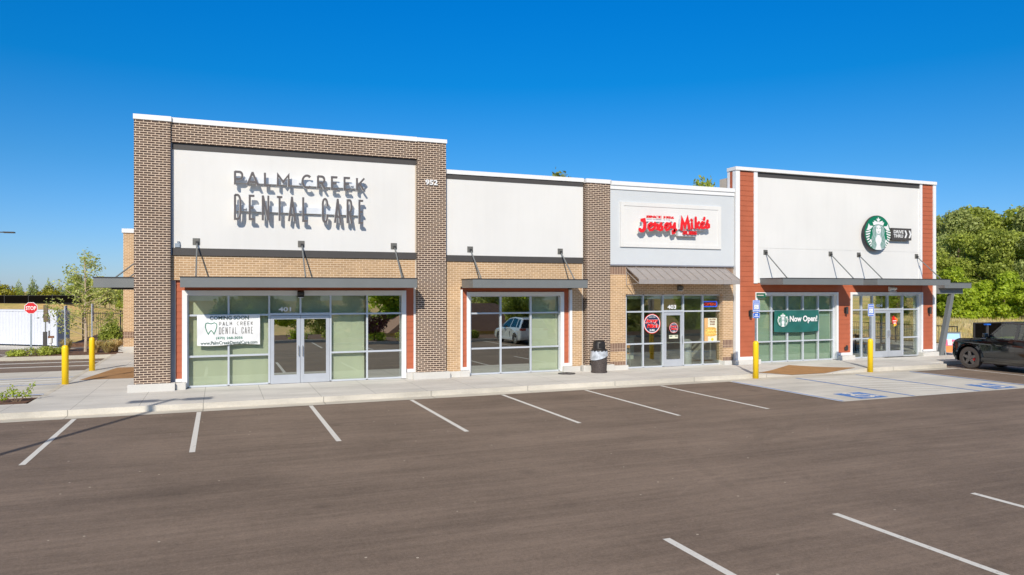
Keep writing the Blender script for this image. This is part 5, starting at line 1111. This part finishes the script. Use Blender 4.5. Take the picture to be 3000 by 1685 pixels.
# ================================================================ STREET FURNITURE AT THE LEFT
t = thing('stop_sign', 'red octagonal STOP sign on a steel post in the planted island', 'sign', (-8.05, 39.3, 0.14), math.radians(-2))
MB().box(-0.035, 0.035, 0.0, 0.03, 0, 2.2).build('post', M['galv'], t)
R8 = 0.285
MB().wallpoly([(R8*math.cos(PI/8+i*PI/4), 2.13+R8*math.sin(PI/8+i*PI/4)) for i in range(8)], -0.014, -0.008).build('rim', M['white'], t)
MB().wallpoly([(0.258*math.cos(PI/8+i*PI/4), 2.13+0.258*math.sin(PI/8+i*PI/4)) for i in range(8)], -0.018, -0.0145).build('face', M['stop_red'], t)
MB().add(*text_mesh('STOP', -0.205, 0.205, 2.04, 2.22, -0.022, -0.0185, 0.03)).build('lettering', M['white'], t)
t = thing('utility_post', 'thin post with two brown boxes beside the stop sign', 'post', (-7.80, 41.0, 0.14))
MB().box(-0.025, 0.025, -0.025, 0.025, 0, 2.25).build('post', M['grey_metal'], t); MB().box(-0.08, 0.10, -0.06, 0.06, 1.42, 2.24).build('box', plain('brown_box', (0.17, 0.12, 0.08), 0.7), t); MB().box(-0.10, 0.06, -0.07, 0.05, 0, 0.95).build('box', M['dark_trim'], t)
t = thing('vent_pipe', 'short white pipe with a rusty cap in the island', 'pipe', (-7.46, 40.3, 0.14))
MB().lathe([(0.045, 0), (0.045, 0.42), (0.09, 0.44), (0.09, 0.66), (0.06, 0.68)], (0, 0, 0), 12).build('pipe', M['white'], t); MB().box(-0.10, 0.14, -0.06, 0.06, 0.68, 0.78).build('cap', M['rust'], t)
ux, uy = -0.776, 0.630
t = thing('metal_enclosure', 'long white corrugated metal enclosure with a slate blue end', 'enclosure', (-8.2, 45.9, 0), math.atan2(uy, ux)-PI)
b = MB(); L_ = 9.0; n_ = 78
for i in range(n_):                                                # corrugated front, local x from -L to 0
    x0, x1 = -L_+L_*i/n_, -L_+L_*(i+1)/n_; y_ = 0.0 if i % 2 else 0.015
    b.box(x0, x1, y_, 0.12, 0.10, 1.93)
b.build('front_panel', M['corr'], t)
MB().box(-L_, 0.03, -0.02, 0.75, 1.93, 2.02).build('roof_trim', M['corr'], t); MB().box(0.0, 0.05, 0.0, 0.75, 0.05, 1.93).build('end_panel', M['corr_side'], t)
MB().box(-0.22, 0.0, -0.03, -0.001, 0.08, 1.93).build('corner_post', M['corr'], t); MB().box(-L_, 0, 0.7, 0.74, 0.05, 1.93).build('back_panel', M['corr'], t)
MB().box(-0.55, -0.50, -0.05, -0.002, 1.3, 1.7).box(-0.55, -0.50, -0.05, -0.002, 0.5, 0.9).build('latch', M['dark_trim'], t)
# parking lot lamp whose shadow crosses the lot, and the far lamp at the left edge
def lot_lamp(x, y, H_, label, s_=1.0, rz=0):
    t = thing('lot_lamp', label, 'street lamp', (x, y, 0), rz, 'tall parking lot lamps')
    MB().lathe([(0.30, 0), (0.30, 0.7)], (0, 0, 0), 20).build('base', M['kerb'], t)
    MB().box(-0.06, 0.06, -0.06, 0.06, 0.7, H_).build('pole', M['dark_metal'], t)
    for d in (-1, 1):
        a = MB().box(d*0.06, d*0.32, -0.03, 0.03, H_-0.16, H_-0.09).build('arm', M['dark_metal'], t)
        MB().box(d*0.32, d*1.0, -0.20, 0.20, H_-0.17, H_-0.08).build('lamp_head', M['dark_metal'], t, (0, 0, 0), 0.02)
HP = 8.0; TQ = (HP-0.27)/0.69
lot_lamp(-1.20-0.5*TQ, 21.4-TQ, HP, 'tall twin head lamp behind the camera whose shadow crosses the lot')
lot_lamp(-14.25, 60.0, 7.25, 'far twin head lamp at the left edge beyond the enclosure')
# fences at the left
def picket(x0, y0, x1, y1, h_, label, z=0, step=0.14, screen=False):
    L_ = math.hypot(x1-x0, y1-y0); t = thing('fence', label, 'fence', (x0, y0, z), math.atan2(y1-y0, x1-x0))
    if screen: MB().box(0, L_, -0.01, 0.01, 0.05, h_-0.08).build('mesh_screen', M['screen'], t)
    else:
        b = MB()
        for i in range(int(L_/step)): b.box(i*step, i*step+0.013, -0.01, 0.01, 0.1, h_)
        b.build('pickets', M['black'], t)
    b = MB().box(0, L_, -0.02, 0.02, h_-0.1, h_-0.05).box(0, L_, -0.02, 0.02, 0.15, 0.2)
    b.build('rails', M['black'], t)
    for i in range(int(L_/2.4)+1): MB().box(i*2.4-0.03, i*2.4+0.03, -0.03, 0.03, 0, h_+0.08).build('post', M['black'], t)
picket(-7.9, 52.0, -4.6, 50.5, 1.75, 'black metal picket fence behind the young tree'); 
picket(-31, 96, -14.2, 92, 1.1, 'black screened fence on the grassy bank behind the enclosure', 1.55, screen=True)

# ================================================================ PLANTS
def crown_mesh(name, blobs, n, s, mat, seed, flat=0.0, droop=0.0):
    rnd = random.Random(seed); vs = []; fs = []
    tot = sum(b_[3]*b_[4]*b_[5] for b_ in blobs)
    for (cx, cy, cz, rx, ry, rz) in blobs:
        m = max(6, int(n*(rx*ry*rz)/tot))
        for _ in range(m):
            while True:
                x, y, z = rnd.uniform(-1, 1), rnd.uniform(-1, 1), rnd.uniform(-1, 1); q = x*x+y*y+z*z
                if 0.02 < q < 1: break
            k_ = (0.60+0.45*rnd.random()+(0.30 if rnd.random() < 0.10 else 0))/math.sqrt(q) if rnd.random() < 0.72 else 1.0
            p_ = Vector((cx+x*k_*rx, cy+y*k_*ry, cz+z*k_*rz))
            nrm = Vector((x+rnd.gauss(0, .5), y+rnd.gauss(0, .5), z+0.3+rnd.gauss(0, .5))).normalized()
            a = nrm.orthogonal().normalized(); bb = nrm.cross(a); th = rnd.uniform(0, PI); ss = s*rnd.uniform(0.6, 1.3)
            e1 = (a*math.cos(th)+bb*math.sin(th))*ss; e2 = (bb*math.cos(th)-a*math.sin(th))*ss*0.6
            i0 = len(vs); vs += [p_-e1, p_+e2, p_+e1, p_-e2]; fs.append((i0, i0+1, i0+2, i0+3))
    me = bpy.data.meshes.new(name); me.from_pydata([tuple(v) for v in vs], [], fs); me.materials.append(mat); me.update()
    return me
def branch_mesh(name, H_, r, mat, seed, nb=9, spread=0.4, start=0.3):
    rnd = random.Random(seed); b = MB(); pts = [Vector((0, 0, 0))]
    for i in range(1, 7): pts.append(Vector((rnd.uniform(-.03, .03)*H_*0.5, rnd.uniform(-.03, .03)*H_*0.5, H_*i/6)))
    for i in range(6): b.tube(pts[i], pts[i+1], r*(1-i/6.5), r*(1-(i+1)/6.5), 8)
    for k_ in range(nb):
        f_ = start+(0.92-start)*k_/nb; j = min(5, int(f_*6)); base = pts[j].lerp(pts[j+1], f_*6-j); a = rnd.uniform(0, 2*PI); L_ = H_*spread*(1.1-f_)
        tip = base+Vector((math.cos(a)*L_, math.sin(a)*L_, L_*rnd.uniform(0.4, 0.9))); mid = base.lerp(tip, 0.5)+Vector((0, 0, -0.05*L_))
        b.tube(base, mid, r*0.38*(1-f_*0.5), r*0.25*(1-f_*0.5), 6); b.tube(mid, tip, r*0.25*(1-f_*0.5), r*0.08, 6)
    me = bpy.data.meshes.new(name); me.from_pydata([tuple(v) for v in b.v], [], b.f); me.materials.append(mat); me.update()
    return me
def rb(seed, n, R, H0, H1, rb_=0.45):
    rnd = random.Random(seed); out = []
    for i in range(n):
        z = rnd.uniform(H0, H1); f_ = (z-H0)/(H1-H0); w = R*math.sqrt(max(0.08, 1-(2*f_-0.85)**2*0.75)); a = rnd.uniform(0, 2*PI); d = w*rnd.uniform(0.2, 0.85); q = R*rnd.uniform(rb_*0.7, rb_*1.2)
        out.append((d*math.cos(a), d*math.sin(a), z, q, q, q*0.8))
    return out
protos = {}
for i in range(4):
    protos['wide%d' % i] = (crown_mesh('crown', rb(10+i, 44, 3.7, 1.6, 10.8, 0.30), 10500, 0.20, M['leaf'], i), branch_mesh('trunk', 9.5, 0.24, M['bark'], i))
for i in range(2):
    protos['dark%d' % i] = (crown_mesh('crown', rb(40+i, 46, 3.7, 1.3, 11.2, 0.29), 10500, 0.19, M['leaf_dark'], 30+i), branch_mesh('trunk', 9.5, 0.24, M['bark'], 20+i))
    protos['light%d' % i] = (crown_mesh('crown', rb(50+i, 26, 2.6, 0.4, 5.4, 0.30), 6000, 0.17, M['leaf_light'], 50+i), branch_mesh('trunk', 4.2, 0.12, M['bark'], 30+i))
def cone_blobs(R, H_, n, seed):
    rnd = random.Random(seed); out = []
    for i in range(n):
        f_ = (i+0.5)/n; z = 0.08*H_+0.90*H_*f_; w = R*(1-f_)**0.8+0.06*R; k_ = max(1, int(6*(1-f_)+1))
        for j in range(k_):
            a = 2*PI*j/k_+i; out.append((w*0.6*math.cos(a), w*0.6*math.sin(a), z, w*0.5+0.03*R, w*0.5+0.03*R, H_*0.5/n+w*0.12))
    return out
protos['conifer'] = (crown_mesh('crown', cone_blobs(1.9, 8, 13, 3), 4200, 0.16, M['needle'], 7), branch_mesh('trunk', 7.5, 0.14, M['bark'], 44, 5, 0.1))
protos['yellowcone'] = (crown_mesh('crown', cone_blobs(2.1, 8, 11, 5), 4200, 0.18, M['leaf'], 8), branch_mesh('trunk', 7.5, 0.14, M['bark'], 45, 5, 0.1))
protos['pine'] = (crown_mesh('crown', [(0, 0, 9.0, 1.3, 1.3, 1.8), (0.5, 0.3, 7.0, 1.5, 1.5, 1.0), (-0.5, 0, 5.5, 1.3, 1.3, 0.8), (0.2, -.4, 10.4, 0.8, 0.8, 0.9), (-.2, .3, 3.8, 1.0, 1.0, 0.7)], 2600, 0.20, M['leaf_dark'], 9), branch_mesh('trunk', 10.5, 0.16, M['pale_bark'], 46, 9, 0.13, 0.45))
def tree(kind, x, y, s, label, name='tree', group=None, sz=None, cat='tree', z=None, rz=None):
    zz = gh(x, y) if z is None else z
    t = thing(name, label, cat, (x, y, zz), random.Random(int(x*97+y*31)).uniform(0, 6.28) if rz is None else rz, group)
    t.scale = (s, s, sz or s)
    for nm, me in zip(('crown', 'trunk'), protos[kind]):
        o = bpy.data.objects.new(nm, me); col.objects.link(o); o.parent = t
    return t
rnd = random.Random(77)
def polar(px_tan, d):                  # bearing (u per v) and distance
    v = d/math.hypot(px_tan, 1); return px_tan*v, v
gA = 'trees of the wood on the right'
bear = [1.16, 1.20, 1.24, 1.29, 1.34, 1.39, 1.44, 1.50, 1.56, 1.62, 1.70, 1.80]
for i, bt in enumerate(bear):          # tall rear rank
    x, y = polar(bt, 120+rnd.uniform(-4, 6)); tree(('dark0', 'wide1', 'dark1', 'wide3')[i % 4], x, y, (1.20, 1.27, 1.22, 1.30)[i % 4]+0.03*math.sin(i*1.7), 'tall green tree in the rear rank of the wood on the right', 'woodland_tree', gA)
for i, bt in enumerate([1.18, 1.225, 1.27, 1.315, 1.36, 1.41, 1.46, 1.52, 1.58, 1.66, 1.75]):
    x, y = polar(bt, 104+rnd.uniform(-3, 4)); s = (0.86, 0.80, 0.72, 0.82, 0.86, 0.76, 0.86, 0.82, 0.80, 0.84, 0.8)[i]
    tree(('wide0', 'wide2', 'wide1', 'dark0', 'wide3')[i % 5], x, y, s*1.06, 'leafy tree in the front rank of the wood on the right', 'woodland_tree', gA)
for i, bt in enumerate([1.25, 1.285, 1.33, 1.37, 1.42, 1.475, 1.53, 1.59, 1.65]):
    x, y = polar(bt, 94+rnd.uniform(-2, 2)); s = (0.62, 0.5, 1.0, 0.62, 0.75, 0.9, 0.7, 0.8, 0.8)[i]
    tree('light%d' % (i % 2), x, y, s, 'bright green small tree at the edge of the meadow on the right', 'small_tree', 'bright small trees along the meadow edge')
# tree tops behind the roof
x, y = polar(0.470, 60); tree('pine', x, y, 0.0+1.13, 'thin topped tree just showing above the roof of the middle bay', 'roofline_tree', None, 1.15)
x, y = polar(0.741, 60); tree('wide2', x, y, 0.72, 'rounded green tree top above the white parapet near the tall right block', 'roofline_tree', None, 1.06)
# left, beyond the bank
for i, (bt, d, s, kd, lb) in enumerate(((-0.203, 110, 0.62, 'conifer', 'dark narrow conifer behind the screened fence, second from left'), (-0.217, 108, 0.52, 'yellowcone', 'yellow green cone shaped tree at the far left bank'), (-0.187, 108, 0.56, 'yellowcone', 'yellow green cone shaped tree in the middle of the bank'), (-0.176, 112, 0.52, 'conifer', 'small dark conifer right of the middle of the bank'), (-0.167, 110, 0.60, 'conifer', 'pointed conifer at the right end of the bank'), (-0.160, 112, 0.52, 'yellowcone', 'low yellow green tree next to the pointed conifer'), (-0.235, 110, 0.5, 'conifer', 'dark conifer cut by the left edge'))):
    x, y = polar(bt, d); tree(kd, x, y, s*0.82, lb, 'conifer', None, s*0.80)
for i, bt in enumerate((-0.241, -0.234, -0.229, -0.186)):
    x, y = polar(bt, 101); me_ = None
    t = thing('shrub', 'yellow shrub along the top of the bank at the left', 'shrub', (x, y, gh(x, y)), i, 'yellow shrubs along the bank')
    o = MB(); m_ = crown_mesh('foliage', [(0, 0, 0.9, 1.1, 1.0, 0.9), (0.8, 0.2, 0.6, 0.8, 0.8, 0.6)], 700, 0.14, M['leaf_yellow'], 60+i); ob = bpy.data.objects.new('foliage', m_); col.objects.link(ob); ob.parent = t; ob.scale = (1, 1, 1.15)
for i in range(13):
    x, y = polar(-0.160+0.0052*i, 98+3*math.sin(i*2.3)); tree('pine' if i % 3 else 'wide1', x, y, 0.26+0.03*math.sin(i*1.3), 'slender tree in the dark line of trees behind the meadow at the left', 'distant_tree', 'distant line of trees at the left', 0.27+0.02*math.sin(i*2.1))
# young tree with pale branches
def young():
    t = thing('young_tree', 'young tree with thin pale trunk and airy green leaves in the island', 'tree', (-6.0, 40.2, 0.14)); t.scale = (1, 1, 0.88)
    b = MB(); P_ = [(0, 0, 0), (0.03, 0, 1.0), (-0.02, 0, 2.0), (0, 0, 3.2), (-0.03, 0, 4.4), (-0.05, 0, 5.45)]; r = [0.075, 0.065, 0.05, 0.035, 0.02, 0.008]
    for i in range(5): b.tube(P_[i], P_[i+1], r[i], r[i+1], 8)
    rr = random.Random(5); tips = []
    for k_ in range(26):
        z = 0.85+4.2*k_/26; a = rr.uniform(0, 2*PI) if k_ > 4 else (PI+0.2, 0.1, PI-0.3, 0.4, PI)[k_]; L_ = (1.35 if z < 3 else 0.95)*(1-((z-0.85)/5.0)**1.6)+0.15
        tip = (math.cos(a)*L_, math.sin(a)*L_*0.9, z+L_*0.75); mid = (math.cos(a)*L_*0.5, math.sin(a)*L_*0.45, z+L_*0.28)
        b.tube((0, 0, z), mid, 0.024*(1-z/7), 0.016, 6); b.tube(mid, tip, 0.016, 0.005, 5); tips += [(mid, 0.22*L_), (tip, 0.28), ((tip[0]*0.75, tip[1]*0.75, (tip[2]+mid[2])/2), 0.25)]
    b.build('trunk', M['pale_bark'], t)
    bl = [(p_[0], p_[1], p_[2], q+0.05, q+0.05, q+0.02) for p_, q in tips]+[(0, 0, 4.6, 0.3, 0.3, 0.5), (0, 0, 5.3, 0.22, 0.22, 0.35)]
    o = bpy.data.objects.new('crown', crown_mesh('crown', bl, 2300, 0.062, leaf_mat('leaf_young', (0.30, 0.36, 0.06), (0.80, 0.84, 0.28), 0.5), 12)); col.objects.link(o); o.parent = t
young()
t = thing('evergreen_shrub', 'dense cone shaped evergreen shrub right of the young tree', 'shrub', (-5.85, 47.6, 0.16))
o = bpy.data.objects.new('foliage', crown_mesh('foliage', cone_blobs(0.62, 1.95, 8, 9), 2600, 0.06, M['leaf'], 21)); col.objects.link(o); o.parent = t
def grass_clump(x, y, R, H_, label, seed, z=0.14, mat='straw', n=420):
    t = thing('ornamental_grass', label, 'grass', (x, y, z), 0, 'tan ornamental grass clumps in the island'); rr = random.Random(seed); b = MB()
    for i in range(n):
        a = rr.uniform(0, 2*PI); l_ = rr.uniform(0.5, 1)*H_; s_ = rr.uniform(0.1, 1)*R; w = 0.016; bx, by = math.cos(a)*s_*0.2, math.sin(a)*s_*0.2; px_, py_ = -math.sin(a)*w, math.cos(a)*w
        m1 = (bx+math.cos(a)*s_*0.45, by+math.sin(a)*s_*0.45, l_*0.8); m2 = (bx+math.cos(a)*s_, by+math.sin(a)*s_, l_*rr.uniform(0.6, 0.95))
        b.add([(bx-px_, by-py_, 0), (bx+px_, by+py_, 0), (m1[0]+px_, m1[1]+py_, m1[2]), (m1[0]-px_, m1[1]-py_, m1[2]), m2], [(0, 1, 2, 3), (3, 2, 4)])
    b.build('blades', M[mat], t)
for i, (x, y, R, H_, lb) in enumerate(((-6.85, 40.6, 0.45, 0.75, 'tan feathery grass clump left of the young tree trunk'), (-5.45, 39.4, 0.5, 0.7, 'tan grass clump just right of the young tree trunk'), (-4.95, 39.2, 0.55, 0.65, 'tan grass clump in the middle of the island front'), (-4.75, 40.3, 0.55, 0.7, 'tan grass clump next to the rear brick wing'), (-5.0, 48.0, 0.7, 0.95, 'large pale grass clump in the rear bed'), (-4.5, 48.8, 0.6, 0.9, 'pale grass clump at the rear bed edge by the brick wing'))): grass_clump(x, y, R, H_, lb, 80+i, 0.16 if y > 45 else 0.14)
def low_shrub(x, y, R, H_, label, seed, mat='leaf', z=0.14, n=700, s=0.045, blobs=None, stems=False):
    t = thing('low_shrub', label, 'shrub', (x, y, z)); rr = random.Random(seed)
    bl = blobs or [(rr.uniform(-R, R)*0.7, rr.uniform(-R, R)*0.5, H_*0.4, R*0.45, R*0.4, H_*0.55) for _ in range(7)]
    o = bpy.data.objects.new('foliage', crown_mesh('foliage', bl, n, s, M[mat], seed)); col.objects.link(o); o.parent = t
    b = MB()
    for (cx, cy, cz, rx, ry, rz) in bl: b.tube((cx*0.2, cy*0.2, 0), (cx, cy, cz), 0.012, 0.004, 5)
    b.build('stems', M['bark'], t)
low_shrub(-8.45, 38.6, 0.45, 0.30, 'low green ground cover shrub left of the stop sign post', 90); low_shrub(-7.55, 38.8, 0.65, 0.42, 'low green ground cover shrub right of the stop sign post', 91, n=1100); low_shrub(-6.95, 39.2, 0.4, 0.32, 'small low green shrub by the white pipe', 92)
low_shrub(-4.98, 22.75, 0.3, 0.45, 'small leafy plant in the mulch bed at the left edge', 93, 'leaf_light', 0.13, 300, 0.032, [(-0.28, 0, 0.16, 0.14, 0.14, 0.14), (-0.15, 0.05, 0.34, 0.09, 0.09, 0.13), (0.0, 0, 0.22, 0.15, 0.15, 0.12), (0.22, 0.05, 0.22, 0.12, 0.12, 0.14), (0.35, 0, 0.42, 0.07, 0.07, 0.12)])
# long grass of the meadow on the right: nobody could count it
b = MB(); rr = random.Random(31)
for i in range(26000):
    bt = rr.uniform(1.18, 1.75); d = 38+rr.random()**0.8*58; x, y = polar(bt, d)
    if x < 37.5 and y < 35: continue
    zz = gh(x, y); h_ = rr.uniform(0.25, 0.65)*(1+0.4*math.sin(x*0.5)*math.sin(y*0.4)); w = 0.05+0.0006*d; a = rr.uniform(0, PI); lx, ly = rr.uniform(-.2, .2), rr.uniform(-.2, .2)
    b.add([(x-w*math.cos(a), y-w*math.sin(a), zz), (x+w*math.cos(a), y+w*math.sin(a), zz), (x+lx, y+ly, zz+h_)], [(0, 1, 2)])
o = b.build('meadow_grass', M['straw_field']); tag(o, 'long tan meadow grass between the terrace and the wood', 'grass', None, 'stuff')
# ---- across the lot behind the camera: only seen mirrored in the shop glass
gB = 'trees across the road mirrored in the shop windows'
for i, (x, y, k_, s) in enumerate(((2, -22, 'wide0', 0.75), (9, -25, 'dark0', 0.85), (15, -22, 'light0', 1.3), (20, -30, 'wide1', 0.9), (27, -27, 'dark1', 0.95), (33, -30, 'light1', 1.5), (38, -27, 'wide2', 0.95), (46, -30, 'wide3', 1.0), (53, -26, 'light0', 1.4), (60, -30, 'dark0', 1.0), (-6, -24, 'wide3', 0.8), (67, -26, 'wide1', 1.0), (74, -30, 'light1', 1.6), (-14, -26, 'dark1', 0.9))):
    tree(k_, x, y, s, 'green tree across the road mirrored in the shop glass', 'roadside_tree', gB)
for i in range(13):
    tree(('light0', 'wide0', 'light1', 'dark0')[i % 4], -10+6.5*i, -9-2*math.sin(i*2.2), (0.8, 0.42, 0.75, 0.45)[i % 4], 'lower bushy tree across the road mirrored in the shop glass', 'roadside_tree', 'bushy trees mirrored in the shop glass')
t = thing('house', 'low house with a brown hipped roof mirrored in the middle window', 'house', (20.0, -16.5, gh(20, -16.5)))
MB().box(-6, 7, -3, 3, 0, 2.6).build('wall', M['beige'], t)
MB().add([(-7, -4, 2.5), (8, -4, 2.5), (8, 4, 2.5), (-7, 4, 2.5), (-3, 0, 4.9), (4, 0, 4.9)], [(0, 1, 5, 4), (1, 2, 5), (2, 3, 4, 5), (3, 0, 4), (3, 2, 1, 0)]).build('roof', M['brown_roof'], t)
for x in (-4, -1, 3): MB().box(x, x+1.2, 3.0, 3.03, 0.9, 2.1).build('window', M['car_glass'], t)
for i, (x, y, k_) in enumerate(((9.2, 1.0, 'leaf_purple'), (13.4, 0.9, 'leaf_purple'))):
    t = thing('purple_maple', ('purple leaved shrub mirrored in the right column of the left window wall', 'purple leaved shrub mirrored in the three column window')[i], 'shrub', (x, y, 0.12))
    o = bpy.data.objects.new('crown', crown_mesh('crown', [(0, 0, 1.0, 0.8, 0.7, 0.6), (0.5, 0, 1.3, 0.5, 0.5, 0.5), (-0.5, 0.1, 1.2, 0.5, 0.5, 0.45)], 1500, 0.07, M[k_], 97+i)); col.objects.link(o); o.parent = t
    MB().tube((0, 0, 0), (0, 0, 1.0), 0.04, 0.02).build('trunk', M['bark'], t)
for i in range(12): low_shrub(-3+2.4*i+0.5*math.sin(i*3), 1.3+0.6*math.sin(i*2), 0.6, 0.6, 'round green shrub number in the strip across the lot'.replace(' number', ''), 110+i, 'leaf_light' if i % 2 else 'leaf', 0.12, 500, 0.07)
for o in bpy.data.objects:
    if o.get('label') == 'round green shrub in the strip across the lot': o['group'] = 'shrubs in the planting strip across the lot'
